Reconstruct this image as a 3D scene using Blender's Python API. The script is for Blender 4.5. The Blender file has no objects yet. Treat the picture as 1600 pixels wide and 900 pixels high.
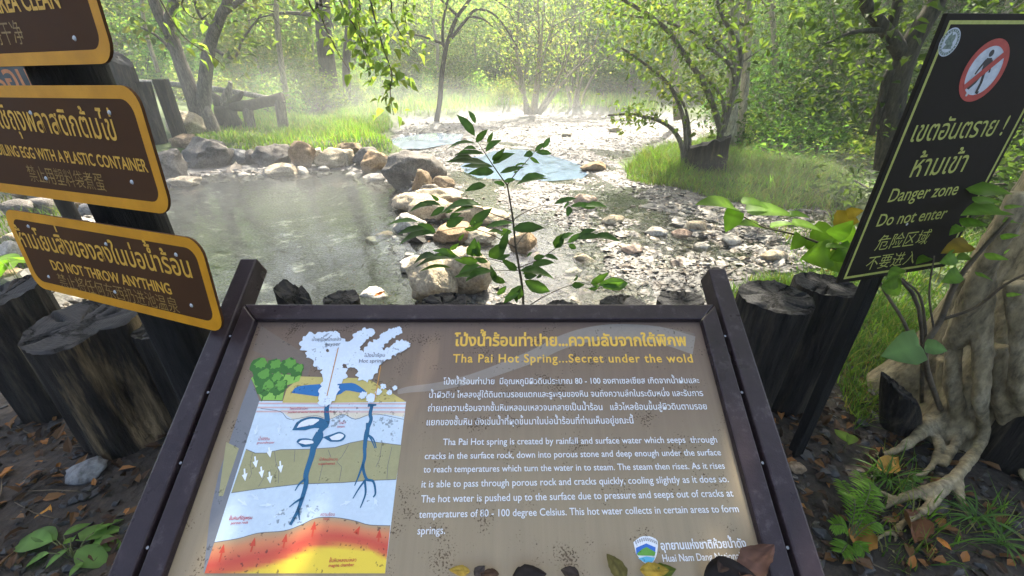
import bpy, bmesh, math, random
import numpy as np
from mathutils import Vector, Matrix, noise as mnoise
R = math.radians
random.seed(7)
rng = np.random.default_rng(11)
scn = bpy.context.scene
COL = scn.collection

# ------------------------------------------------------------------ camera, light, exposure
PITCH = R(27.2); FPX = 650.0; EYE = np.array([0, 0, 1.6])
cam_d = bpy.data.cameras.new('camera'); cam = bpy.data.objects.new('camera', cam_d); COL.objects.link(cam)
cam.location = EYE; cam.rotation_euler = (math.pi/2-PITCH, 0, 0)
cam_d.sensor_width = 36; cam_d.lens = 36*FPX/1600; cam_d.clip_start = .02; cam_d.clip_end = 600
scn.camera = cam
SUN_EL, SUN_AZ = R(54), R(14)          # azimuth: clockwise from +Y (straight ahead)
SUNV = np.array([math.sin(SUN_AZ)*math.cos(SUN_EL), math.cos(SUN_AZ)*math.cos(SUN_EL), math.sin(SUN_EL)])
world = bpy.data.worlds.new('World'); scn.world = world; world.use_nodes = True
wn = world.node_tree.nodes; wl = world.node_tree.links
sky = wn.new('ShaderNodeTexSky'); sky.sky_type = 'NISHITA'; sky.sun_disc = False
sky.sun_elevation = SUN_EL; sky.sun_rotation = SUN_AZ; sky.air_density = 1.0; sky.dust_density = 5.0; sky.ozone_density = .4
wn['Background'].inputs['Strength'].default_value = .15
wl.new(sky.outputs[0], wn['Background'].inputs['Color'])
sd = bpy.data.lights.new('sun', 'SUN'); sd.energy = 5.0; sd.angle = R(.5); sd.color = (1, .93, .79)
sun = bpy.data.objects.new('sun', sd); COL.objects.link(sun)
sun.rotation_euler = Vector(SUNV).to_track_quat('Z', 'Y').to_euler(); sun.location = (0, 0, 30)
vs = scn.view_settings; vs.view_transform = 'Standard'; vs.look = 'None'; vs.exposure = 1.97; vs.gamma = 1; vs.use_curve_mapping = False
cy = scn.cycles
cy.use_denoising = True; cy.max_bounces = 8; cy.diffuse_bounces = 3; cy.glossy_bounces = 3
cy.transmission_bounces = 4; cy.transparent_max_bounces = 8; cy.volume_bounces = 1
cy.caustics_reflective = False; cy.caustics_refractive = False; cy.sample_clamp_indirect = 6
cy.use_adaptive_sampling = True; cy.adaptive_threshold = .02

# ------------------------------------------------------------------ helpers
cp, sp = math.cos(PITCH), math.sin(PITCH)
def ray(px, py):
    u, v = (px-800)/FPX, (py-450)/FPX
    return np.array([u, cp-v*sp, -sp-v*cp])
def G(px, py, z=0.):                      # photo point -> point on the level z
    d = ray(px, py); return EYE+d*(z-1.6)/d[2]
def D(px, py, y):                         # photo point -> point at the distance y
    d = ray(px, py); return EYE+d*y/d[1]
def nz(x, y, z=0., s=1.): return mnoise.noise(Vector((x*s, y*s, z*s)))
def sstep(a, b, x):
    t = np.clip((x-a)/(b-a), 0, 1); return t*t*(3-2*t)
def nrm(v):
    v = np.asarray(v, float); return v/(np.linalg.norm(v)+1e-9)

def tag(o, label=None, cat=None, group=None, kind=None):
    if label: o['label'] = label
    if cat: o['category'] = cat
    if group: o['group'] = group
    if kind: o['kind'] = kind
    return o
def empty(name, loc, label, cat, group=None):
    o = bpy.data.objects.new(name, None); o.empty_display_size = .1; COL.objects.link(o); o.location = loc
    return tag(o, label, cat, group)
def link(name, mesh, parent=None):
    o = bpy.data.objects.new(name, mesh); COL.objects.link(o)
    if parent is not None:
        o.parent = parent
    return o
def mesh_np(name, V, F, mat, col=None, smooth=False, midx=None):
    m = bpy.data.meshes.new(name)
    V = np.asarray(V, np.float32)
    if isinstance(F, np.ndarray):
        n, k = F.shape
        m.vertices.add(len(V)); m.vertices.foreach_set('co', V.ravel())
        m.loops.add(n*k); m.loops.foreach_set('vertex_index', F.astype(np.int32).ravel())
        m.polygons.add(n); m.polygons.foreach_set('loop_start', np.arange(0, n*k, k, dtype=np.int32))
        m.update(calc_edges=True)
    else:
        m.from_pydata([tuple(map(float, v)) for v in V], [], F)
    for x in (mat if isinstance(mat, (list, tuple)) else [mat]): m.materials.append(x)
    if midx is not None: m.polygons.foreach_set('material_index', np.asarray(midx, np.int32))
    if col is not None:
        c = np.ones((len(V), 4), np.float32); c[:, :3] = col
        a = m.attributes.new('col', 'FLOAT_COLOR', 'POINT'); a.data.foreach_set('color', c.ravel())
    m.polygons.foreach_set('use_smooth', np.full(len(m.polygons), smooth))
    m.update()
    return m
class MB:
    def __init__(s): s.V = []; s.F = []; s.C = []
    def add(s, V, F, c=(1, 1, 1)):
        b = len(s.V); s.V += [tuple(v) for v in V]; s.F += [tuple(i+b for i in f) for f in F]; s.C += list(c) if isinstance(c, list) else [c]*len(V); return s
    def box(s, o, ax, ay, az, x, y, z):   # oriented box, ranges along the three axes
        o, ax, ay, az = map(np.asarray, (o, ax, ay, az))
        V = [o+ax*i+ay*j+az*k for k in z for j in y for i in x]
        return s.add(V, [(0, 2, 3, 1), (4, 5, 7, 6), (0, 1, 5, 4), (2, 6, 7, 3), (0, 4, 6, 2), (1, 3, 7, 5)])
    def tube(s, pts, rad, n=8, wob=0., seed=0, cap=True, c=(1, 1, 1)):
        pts = [np.asarray(p, float) for p in pts]; V = []; F = []
        t0 = nrm(pts[1]-pts[0]); ref = np.array([1., 0, 0]) if abs(t0[0]) < .8 else np.array([0, 1., 0])
        for i, p in enumerate(pts):
            t = nrm(pts[min(i+1, len(pts)-1)]-pts[max(i-1, 0)])
            a = nrm(np.cross(t, ref)); b = np.cross(t, a); ref = np.cross(a, t) if False else ref
            r = rad[i] if hasattr(rad, '__len__') else rad
            for k in range(n):
                th = 2*math.pi*k/n
                rr = r*(1+wob*nz(math.cos(th)*1.3+seed, math.sin(th)*1.3, i*.35+seed*3)) if wob else r
                V.append(p+(a*math.cos(th)+b*math.sin(th))*rr)
        for i in range(len(pts)-1):
            for k in range(n):
                k2 = (k+1) % n; F.append((i*n+k, i*n+k2, (i+1)*n+k2, (i+1)*n+k))
        if cap: F.append(tuple(range(n))[::-1]); F.append(tuple(range((len(pts)-1)*n, len(pts)*n)))
        return s.add(V, F, c)
    def obj(s, name, mat, parent=None, smooth=False, col=False, bevel=0):
        m = mesh_np(name, np.array(s.V), s.F, mat, np.array(s.C) if col else None, smooth)
        o = link(name, m, parent)
        if bevel:
            b = o.modifiers.new('bevel', 'BEVEL'); b.width = bevel; b.segments = 2; b.limit_method = 'ANGLE'
        return o
def smoothpath(pts, n=6):
    pts = [np.asarray(p, float) for p in pts]
    P = [2*pts[0]-pts[1]]+pts+[2*pts[-1]-pts[-2]]; out = []
    for i in range(1, len(P)-2):
        for k in range(n):
            t = k/n; a, b, c, d = P[i-1], P[i], P[i+1], P[i+2]
            out.append(.5*((2*b)+(c-a)*t+(2*a-5*b+4*c-d)*t*t+(3*b-a-3*c+d)*t**3))
    out.append(pts[-1]); return out

# ------------------------------------------------------------------ materials
def newmat(name):
    m = bpy.data.materials.new(name); m.use_nodes = True
    nt = m.node_tree; return m, nt.nodes, nt.links, nt.nodes['Principled BSDF']
def N(ns, t, **k):
    n = ns.new(t)
    for a, b in k.items():
        if a in n.inputs: n.inputs[a].default_value = b
        else: setattr(n, a, b)
    return n
def ramp(ns, ls, src, stops):
    r = ns.new('ShaderNodeValToRGB'); e = r.color_ramp.elements
    e[0].position, e[0].color = stops[0][0], (*stops[0][1], 1); e[1].position, e[1].color = stops[-1][0], (*stops[-1][1], 1)
    for p, c in stops[1:-1]: x = e.new(p); x.color = (*c, 1)
    ls.new(src, r.inputs[0]); return r
def mixc(ns, ls, f, a, b, mode='MIX'):
    m = ns.new('ShaderNodeMix'); m.data_type = 'RGBA'; m.blend_type = mode
    for i, x in ((0, f), (6, a), (7, b)):
        if hasattr(x, 'is_linked') or hasattr(x, 'links'): ls.new(x, m.inputs[i])
        else: m.inputs[i].default_value = x if i == 0 else (*x, 1)
    return m.outputs[2]
def texco(ns, ls, scale=(1, 1, 1), kind='Object'):
    t = ns.new('ShaderNodeTexCoord'); mp = ns.new('ShaderNodeMapping'); mp.inputs['Scale'].default_value = scale
    ls.new(t.outputs[kind], mp.inputs[0]); return mp.outputs[0]
def bump(ns, ls, b, h, strength=.4, dist=.02):
    bp = ns.new('ShaderNodeBump'); bp.inputs['Strength'].default_value = strength; bp.inputs['Distance'].default_value = dist
    ls.new(h, bp.inputs['Height']); ls.new(bp.outputs[0], b.inputs['Normal']); return bp
def noisy(name, c1, c2, scale=6., rough=.8, bs=.4, bd=.01, stretch=(1, 1, 1), c3=None, spec=.3, detail=8., metallic=0., rvar=0., grain=False):
    m, ns, ls, b = newmat(name)
    co = texco(ns, ls, stretch)
    n1 = N(ns, 'ShaderNodeTexNoise', Scale=scale, Detail=detail, Roughness=.65); ls.new(co, n1.inputs[0])
    st = [(.34, c1), (.66, c2)] if c3 is None else [(.3, c1), (.52, c2), (.7, c3)]
    r = ramp(ns, ls, n1.outputs[0], st); n2 = N(ns, 'ShaderNodeTexNoise', Scale=scale*3.7, Detail=6., Roughness=.7); ls.new(co, n2.inputs[0])
    if grain: g2 = ramp(ns, ls, n2.outputs[0], [(.36, (.45,)*3), (.5, (.95,)*3), (.66, (1.45,)*3)]); ls.new(mixc(ns, ls, 1., r.outputs[0], g2.outputs[0], 'MULTIPLY'), b.inputs['Base Color'])
    else: ls.new(r.outputs[0], b.inputs['Base Color'])
    bump(ns, ls, b, n2.outputs[0], bs, bd)
    b.inputs['Roughness'].default_value = rough; b.inputs['Specular IOR Level'].default_value = spec; b.inputs['Metallic'].default_value = metallic
    if rvar:
        mr = N(ns, 'ShaderNodeMapRange'); ls.new(n1.outputs[0], mr.inputs[0]); mr.inputs[1].default_value = .3; mr.inputs[2].default_value = .7
        mr.inputs[3].default_value = rough-rvar; mr.inputs[4].default_value = rough+rvar; ls.new(mr.outputs[0], b.inputs['Roughness'])
    return m
def leafmat(name, tint=(1, 1, 1), trans=.5, rough=.6, objvar=.25, spec=.12):
    m, ns, ls, b = newmat(name)
    at = N(ns, 'ShaderNodeAttribute', attribute_name='col'); oi = ns.new('ShaderNodeObjectInfo')
    base = mixc(ns, ls, 1., at.outputs[0], tint, 'MULTIPLY')
    hs = N(ns, 'ShaderNodeHueSaturation')
    ls.new(base, hs.inputs['Color'])
    for nm, lo, hi in (('Hue', .5-.035*objvar*4, .5+.02*objvar*4), ('Value', 1-objvar, 1+objvar)):
        mr = N(ns, 'ShaderNodeMapRange'); ls.new(oi.outputs['Random'], mr.inputs[0]); mr.inputs[3].default_value = lo; mr.inputs[4].default_value = hi
        ls.new(mr.outputs[0], hs.inputs[nm])
    ls.new(hs.outputs[0], b.inputs['Base Color']); b.inputs['Roughness'].default_value = rough; b.inputs['Specular IOR Level'].default_value = spec
    tr = ns.new('ShaderNodeBsdfTranslucent')
    tc = mixc(ns, ls, 1., hs.outputs[0], (2.05, 2.3, 1.15), 'MULTIPLY'); ls.new(tc, tr.inputs[0])
    mx = ns.new('ShaderNodeMixShader'); mx.inputs[0].default_value = trans
    ls.new(b.outputs[0], mx.inputs[1]); ls.new(tr.outputs[0], mx.inputs[2]); ls.new(mx.outputs[0], ns['Material Output'].inputs[0])
    return m
def plain(name, c, rough=.5, spec=.4):
    m, ns, ls, b = newmat(name)
    n1 = N(ns, 'ShaderNodeTexNoise', Scale=60., Detail=5.); ls.new(texco(ns, ls), n1.inputs[0])
    r = ramp(ns, ls, n1.outputs[0], [(.3, tuple(x*.75 for x in c)), (.6, c)]); ls.new(r.outputs[0], b.inputs['Base Color'])
    b.inputs['Roughness'].default_value = rough; b.inputs['Specular IOR Level'].default_value = spec
    return m
M = {}
M['leaf'] = leafmat('leaf_green'); M['leaf_dark'] = leafmat('leaf_glossy', rough=.5, trans=.35, objvar=.02, spec=.2)
M['leaf_broad'] = leafmat('leaf_broad', trans=.5, objvar=.02, rough=.4); M['grass'] = leafmat('grass_blades', trans=.4, objvar=.03, rough=.5)
M['dead_leaf'] = leafmat('dead_leaf', tint=(1, .92, .85), trans=.12, objvar=.02, rough=.6)
M['bark'] = noisy('bark_grey', (.07, .06, .045), (.19, .165, .125), 5, .9, .6, .02, (3, 3, .6), grain=True)
M['bark_pale'] = noisy('bark_pale', (.22, .19, .13), (.42, .37, .27), 5, .85, .5, .015, (3, 3, .6), grain=True)
M['bark_dark'] = noisy('bark_dark', (.022, .02, .014), (.075, .065, .042), 5, .9, .6, .02, (3, 3, .6), grain=True)
M['ficus'] = noisy('ficus_bark', (.13, .098, .05), (.21, .168, .095), 6, .8, .6, .01, (1.4, 1.4, .5), c3=(.27, .23, .155), grain=True)
M['twig'] = noisy('twig_bark', (.05, .04, .028), (.13, .10, .06), 20, .8, .3, .003)
M['stem_green'] = noisy('green_stem', (.05, .055, .02), (.10, .11, .04), 20, .6, .2, .002)
M['char'] = noisy('charred_log_side', (.006, .005, .0045), (.020, .017, .014), 4, .8, 1., .03, (3, 3, .35), c3=(.085, .066, .045), rvar=.1, spec=.2, grain=True)
M['char_tan'] = noisy('torn_bark_log_side', (.006, .005, .005), (.024, .019, .014), 3, .85, 1., .03, (3, 3, .35), c3=(.27, .19, .10), spec=.2, grain=True)
M['drift'] = noisy('driftwood', (.12, .11, .09), (.30, .28, .24), 4, .85, .8, .02, (2, 2, .5), grain=True)
def cutmat():
    m, ns, ls, b = newmat('charred_cut_face')
    co = texco(ns, ls)
    n1 = N(ns, 'ShaderNodeTexNoise', Scale=9., Detail=8., Roughness=.7); ls.new(co, n1.inputs[0])
    v = N(ns, 'ShaderNodeTexVoronoi', feature='DISTANCE_TO_EDGE', Scale=4.); 
    ad = mixc(ns, ls, .18, co, n1.outputs[1]); ls.new(ad, v.inputs[0])
    crack = ramp(ns, ls, v.outputs[0], [(0, (0, 0, 0)), (.05, (1, 1, 1))])
    wv = N(ns, 'ShaderNodeTexWave', wave_type='RINGS', rings_direction='Z', Scale=22., Distortion=3.); ls.new(co, wv.inputs[0])
    base = ramp(ns, ls, n1.outputs[0], [(.3, (.008, .008, .0085)), (.7, (.034, .033, .033))])
    ls.new(mixc(ns, ls, 1., base.outputs[0], crack.outputs[0], 'MULTIPLY'), b.inputs['Base Color'])
    h = mixc(ns, ls, .22, crack.outputs[0], wv.outputs[0]); h = mixc(ns, ls, .5, h, n1.outputs[0])
    bump(ns, ls, b, h, .8, .01); b.inputs['Roughness'].default_value = .8; b.inputs['Specular IOR Level'].default_value = .15
    return m
M['cut'] = cutmat()
def rockmat(name, c1, c2, c3):
    m, ns, ls, b = newmat(name)
    co = texco(ns, ls); oi = ns.new('ShaderNodeObjectInfo')
    mv = ns.new('ShaderNodeVectorMath'); mv.operation = 'ADD'; ls.new(co, mv.inputs[0]); 
    sc = ns.new('ShaderNodeVectorMath'); sc.operation = 'SCALE'; sc.inputs[0].default_value = (9, 5, 7); ls.new(oi.outputs['Random'], sc.inputs['Scale']); ls.new(sc.outputs[0], mv.inputs[1])
    n1 = N(ns, 'ShaderNodeTexNoise', Scale=2.6, Detail=9., Roughness=.68); ls.new(mv.outputs[0], n1.inputs[0])
    n2 = N(ns, 'ShaderNodeTexNoise', Scale=34., Detail=6., Roughness=.7); ls.new(mv.outputs[0], n2.inputs[0])
    v = N(ns, 'ShaderNodeTexVoronoi', Scale=48.); ls.new(mv.outputs[0], v.inputs[0])
    r = ramp(ns, ls, n1.outputs[0], [(.28, c1), (.5, c2), (.72, c3)])
    sp_ = ramp(ns, ls, n2.outputs[0], [(.35, (.55, .52, .5)), (.6, (1.1, 1.08, 1.05))])
    ls.new(mixc(ns, ls, 1., r.outputs[0], sp_.outputs[0], 'MULTIPLY'), b.inputs['Base Color'])
    h = mixc(ns, ls, .4, n2.outputs[0], v.outputs[0]); bump(ns, ls, b, h, .7, .02)
    b.inputs['Roughness'].default_value = .85; b.inputs['Specular IOR Level'].default_value = .25
    return m
M['r_grey'] = rockmat('grey_boulder', (.07, .065, .06), (.15, .14, .125), (.24, .22, .195))
M['r_blue'] = rockmat('slate_boulder', (.08, .085, .09), (.16, .165, .17), (.26, .26, .255))
M['r_tan'] = rockmat('tan_boulder', (.24, .195, .13), (.39, .33, .235), (.54, .48, .37))
M['r_brown'] = rockmat('brown_boulder', (.10, .075, .05), (.22, .16, .10), (.33, .26, .18))
M['r_orange'] = rockmat('orange_boulder', (.17, .12, .075), (.34, .235, .135), (.46, .37, .25))
M['r_pale'] = rockmat('pale_boulder', (.28, .26, .22), (.45, .42, .36), (.58, .55, .48))
M['r_pink'] = rockmat('pinkish_stone', (.22, .15, .11), (.36, .27, .21), (.46, .38, .31))
def metalmat():
    m, ns, ls, b = newmat('purple_brown_painted_steel')
    co = texco(ns, ls)
    n1 = N(ns, 'ShaderNodeTexNoise', Scale=28., Detail=9., Roughness=.75); ls.new(co, n1.inputs[0])
    n0 = N(ns, 'ShaderNodeTexNoise', Scale=4., Detail=5., Roughness=.6); ls.new(co, n0.inputs[0])
    n2 = N(ns, 'ShaderNodeTexNoise', Scale=260., Detail=3.); ls.new(co, n2.inputs[0])
    base = ramp(ns, ls, n1.outputs[0], [(.36, (.012, .007, .008)), (.56, (.026, .017, .020)), (.70, (.10, .08, .085))])
    ls.new(mixc(ns, ls, .5, base.outputs[0], mixc(ns, ls, n0.outputs[0], (.013, .008, .009), (.034, .023, .028))), b.inputs['Base Color'])
    rr = ramp(ns, ls, n0.outputs[0], [(.3, (.22,)*3), (.7, (.48,)*3)]); ls.new(rr.outputs[0], b.inputs['Roughness'])
    bump(ns, ls, b, n2.outputs[0], .3, .002); b.inputs['Specular IOR Level'].default_value = .26
    return m
M['steel'] = metalmat()
M['screw'] = plain('steel_screw', (.45, .45, .44), .35)
def panelmat():
    m, ns, ls, b = newmat('weathered_printed_panel')
    co = texco(ns, ls)
    sx = ns.new('ShaderNodeSeparateXYZ'); ls.new(co, sx.inputs[0])
    n1 = N(ns, 'ShaderNodeTexNoise', Scale=3.5, Detail=6., Roughness=.6); ls.new(co, n1.inputs[0])
    mr = N(ns, 'ShaderNodeMapRange'); ls.new(sx.outputs[1], mr.inputs[0]); mr.inputs[1].default_value = 0; mr.inputs[2].default_value = -.55
    ad = ns.new('ShaderNodeMath'); ad.operation = 'MULTIPLY_ADD'; ls.new(n1.outputs[0], ad.inputs[0]); ad.inputs[1].default_value = .5; ls.new(mr.outputs[0], ad.inputs[2])
    base = ramp(ns, ls, ad.outputs[0], [(.1, (.122, .079, .062)), (.55, (.165, .119, .086)), (1.2, (.235, .186, .122))])
    co2 = texco(ns, ls, (30, 1.2, 1)); st = N(ns, 'ShaderNodeTexNoise', Scale=2.2, Detail=6., Roughness=.65); ls.new(co2, st.inputs[0])
    streak = ramp(ns, ls, st.outputs[0], [(.38, (.95, .945, .94)), (.55, (1, 1, 1)), (.74, (1.07, 1.065, 1.06))])
    c = mixc(ns, ls, 1., base.outputs[0], streak.outputs[0], 'MULTIPLY')
    v = N(ns, 'ShaderNodeTexNoise', Scale=230., Detail=3., Roughness=.5); ls.new(co, v.inputs[0])
    nz2 = N(ns, 'ShaderNodeTexNoise', Scale=14., Detail=3.); ls.new(co, nz2.inputs[0])
    mm = ns.new('ShaderNodeMath'); mm.operation = 'MULTIPLY'; ls.new(v.outputs[0], mm.inputs[0]); ls.new(nz2.outputs[0], mm.inputs[1])
    spk = ramp(ns, ls, mm.outputs[0], [(.345, (1, 1, 1)), (.40, (.35, .3, .25))])
    ls.new(mixc(ns, ls, 1., c, spk.outputs[0], 'MULTIPLY'), b.inputs['Base Color'])
    b.inputs['Roughness'].default_value = .45; b.inputs['Specular IOR Level'].default_value = .22
    return m
M['panel'] = panelmat()
def ink(name, c, rough=.45):
    m, ns, ls, b = newmat(name)
    co = texco(ns, ls)
    n1 = N(ns, 'ShaderNodeTexNoise', Scale=130., Detail=3., Roughness=.5); ls.new(co, n1.inputs[0])
    n2 = N(ns, 'ShaderNodeTexNoise', Scale=14., Detail=3.); ls.new(co, n2.inputs[0])
    mm = ns.new('ShaderNodeMath'); mm.operation = 'MULTIPLY'; ls.new(n1.outputs[0], mm.inputs[0]); ls.new(n2.outputs[0], mm.inputs[1])
    r = ramp(ns, ls, mm.outputs[0], [(.18, tuple(x*.92 for x in c)), (.345, c), (.41, tuple(x*.45 for x in c))]); ls.new(r.outputs[0], b.inputs['Base Color'])
    b.inputs['Roughness'].default_value = rough; b.inputs['Specular IOR Level'].default_value = .3
    return m
INK = {}
for k, c in dict(white=(.62, .64, .68), gold=(.66, .40, .06), red=(.42, .03, .04), black=(.02, .02, .022), grey=(.10, .10, .12), paleblue=(.46, .55, .64), olive=(.29, .27, .14),
                 sand=(.45, .37, .12), green=(.10, .27, .04), dkgreen=(.035, .13, .02), blue=(.02, .13, .34), pipe=(.015, .10, .20), side=(.15, .155, .17), pink=(.5, .36, .36), cream=(.55, .5, .4), band=(.22, .185, .155), band2=(.15, .115, .092),
                 arrow=(.7, .74, .78), redarrow=(.5, .06, .03), orange=(.5, .24, .06), cloud=(.56, .63, .73), ltgreen=(.2, .4, .07), shblue=(.03, .12, .42), cyan=(.1, .38, .6), softarrow=(.55, .63, .72), sidered=(.3, .06, .05)).items():
    INK[k] = ink('ink_'+k, c)
M['sign_brown'] = noisy('brown_sign_sheet', (.052, .022, .009), (.074, .032, .012), 5, .7, .1, .002, spec=.08, rvar=.08)
M['sign_yellow'] = noisy('amber_sign_border', (.48, .20, .006), (.62, .27, .010), 9, .55, .1, .002, spec=.2)
M['sign_letter'] = noisy('amber_sign_letter', (.52, .27, .03), (.68, .38, .05), 60, .55, .1, .002, spec=.2)
M['sign_black'] = noisy('black_sign_sheet', (.0095, .0072, .0048), (.016, .0125, .0085), 6, .65, .1, .002, rvar=.08, spec=.12)
M['sign_lime'] = noisy('lime_sign_letter', (.30, .31, .065), (.40, .41, .10), 60, .5, .1, .002)
M['sign_white'] = noisy('white_sign_print', (.38, .41, .45), (.52, .55, .58), 50, .5, .1, .002)
M['sign_red'] = noisy('red_sign_print', (.30, .035, .025), (.42, .055, .04), 30, .5, .1, .002)
M['sign_orange'] = noisy('faded_orange_letter', (.45, .16, .06), (.55, .22, .09), 30, .5, .1, .002)
M['sign_dim'] = noisy('worn_amber_letter', (.12, .06, .012), (.36, .21, .04), 45, .5, .1, .002)
M['post_black'] = noisy('black_wood_post', (.004, .004, .004), (.013, .012, .011), 4, .8, .8, .015, (4, 4, .4), rvar=.1, spec=.2, grain=True)

# ------------------------------------------------------------------ terrain, water
ZW = -.30
def Gp(l, z=ZW): return np.array([G(x, y, z)[:2] for x, y in l])
POND = np.vstack([Gp([(232, 345), (250, 300), (275, 284), (330, 276), (430, 276), (480, 270), (545, 266), (590, 286), (628, 310), (638, 350), (622, 385), (640, 425), (620, 462)]), np.array([[-1.2, 2.75], [-2.6, 2.6], [-3.6, 3.1], [-4.2, 4.2]])])
STREAM = np.vstack([Gp([(640, 470), (650, 420), (640, 390), (650, 340), (700, 300), (690, 262), (640, 240), (600, 224), (640, 196), (740, 184), (850, 181), (930, 183), (1060, 190), (1130, 203), (1115, 222), (1010, 238), (960, 252), (1000, 284), (1120, 308), (1200, 318), (1310, 332), (1330, 372), (1250, 428), (1120, 450)]), np.array([[1.3, 2.5], [-.6, 2.45]])])
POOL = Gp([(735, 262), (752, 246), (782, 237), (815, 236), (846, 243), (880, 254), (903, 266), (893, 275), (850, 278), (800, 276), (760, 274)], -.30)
POOL2 = Gp([(612, 224), (630, 214), (670, 209), (715, 211), (705, 222), (660, 230), (620, 231)], -.27)
POOL3 = Gp([(775, 350), (825, 345), (875, 380), (915, 398), (908, 424), (868, 420), (830, 446), (800, 436), (772, 400)], -.31)
def sdist(P, X, Y):
    X = np.asarray(X, float); Y = np.asarray(Y, float); d = np.full(X.shape, 1e9); ins = np.zeros(X.shape, bool); n = len(P)
    for i in range(n):
        a, b = P[i], P[(i+1) % n]; e = b-a
        t = np.clip(((X-a[0])*e[0]+(Y-a[1])*e[1])/(e@e+1e-12), 0, 1)
        d = np.minimum(d, np.hypot(X-a[0]-t*e[0], Y-a[1]-t*e[1]))
        c = ((a[1] > Y) != (b[1] > Y)) & (X < (b[0]-a[0])*(Y-a[1])/(b[1]-a[1]+1e-12)+a[0]); ins ^= c
    return np.where(ins, -d, d)
_ph = rng.uniform(0, 6.28, (40, 2)); _k = rng.normal(0, 1, (40, 2))
def fnoise(X, Y, s):
    v = 0
    for i in range(14): v = v+np.sin((X*_k[i, 0]+Y*_k[i, 1])*s+_ph[i, 0])
    return v/3.7
def H(X, Y):
    X = np.asarray(X, float); Y = np.asarray(Y, float)
    base = .05*fnoise(X, Y, .5)+.02*fnoise(X, Y, 2.6)
    base = base-.15*sstep(1., 2.5, X)*sstep(4, 5.5, Y)*sstep(14, 11, Y)
    near = sstep(3.2, 1.8, Y)
    base = base*(1-.6*near)+.0
    base = base+np.where(Y > 9, .012*(np.minimum(Y, 40)-9), 0)
    base = base+sstep(6, 22, np.abs(X-1))*1.0*sstep(6, 14, Y)
    base = base+.30*np.maximum(0, Y-34)*sstep(34, 46, Y)+.08*np.maximum(0, np.abs(X)-16)
    ds = sdist(STREAM, X, Y); dp = sdist(POND, X, Y)
    bed = ZW-.012+.030*fnoise(X, Y, 1.7)+.018*fnoise(X, Y, 5.3)+.007*np.maximum(0, Y-6)+.02*sstep(2., 4.5, X)
    k = sstep(.55, -.05, ds); h = base*(1-k)+bed*k
    pb = ZW-.06-.30*sstep(0, -1.2, dp)+.03*fnoise(X, Y, 2.5)
    bw = .45+1.5*sstep(5.5, 8, Y)*sstep(-1.2, -2.2, X); bench = ZW+.05+.02*fnoise(X, Y, 3.)
    kb = sstep(bw+.35, bw-.35, dp)*sstep(5.5, 8, Y)*sstep(-1.2, -2.2, X); h = h*(1-kb)+bench*kb
    k2 = sstep(.45, -.05, dp); h = h*(1-k2)+pb*k2
    for P, z in ((POOL, -.30), (POOL2, -.27), (POOL3, -.27)):
        d = sdist(P, X, Y); k = sstep(.35, -.2, d); h = h*(1-k)+(z-.16)*k
    return h
def hz(x, y): return float(H(np.array([x]), np.array([y]))[0])
def axis(a, b, fine, f0, f1, g):
    v = list(np.arange(f0, f1, fine)); s = fine
    while v[-1] < b: s = min(s*g, 4.); v.append(v[-1]+s)
    s = fine
    while v[0] > a: s = min(s*g, 4.); v.insert(0, v[0]-s)
    return np.array(v)
gx = axis(-75, 75, .10, -7, 7, 1.06); gy = axis(-6, 78, .10, -.5, 13, 1.05)
XX, YY = np.meshgrid(gx, gy); ZZ = H(XX, YY)
nx, ny = len(gx), len(gy); ii = np.arange(nx*ny).reshape(ny, nx)
TF = np.stack([ii[:-1, :-1], ii[:-1, 1:], ii[1:, 1:], ii[1:, :-1]], -1).reshape(-1, 4)
dS, dP = sdist(STREAM, XX, YY), sdist(POND, XX, YY)
zone = np.zeros((ny, nx, 3))
zone[..., 0] = np.maximum(sstep(.35, -.05, dS+.18*fnoise(XX, YY, 3.)), sstep(.55, .1, dP-1.2*sstep(5.5, 8, YY)*sstep(-1.2, -2.2, XX)+.15*fnoise(XX, YY, 3.)))
zone[..., 1] = sstep(1.9, 3.2, YY+.4*fnoise(XX, YY, 1.3)+.8*sstep(.8, 2.2, XX))*(1-.8*sstep(-1.5, -3, XX)*sstep(9, 7, YY))
zone[..., 2] = sstep(.15, -.15, dP)
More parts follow.
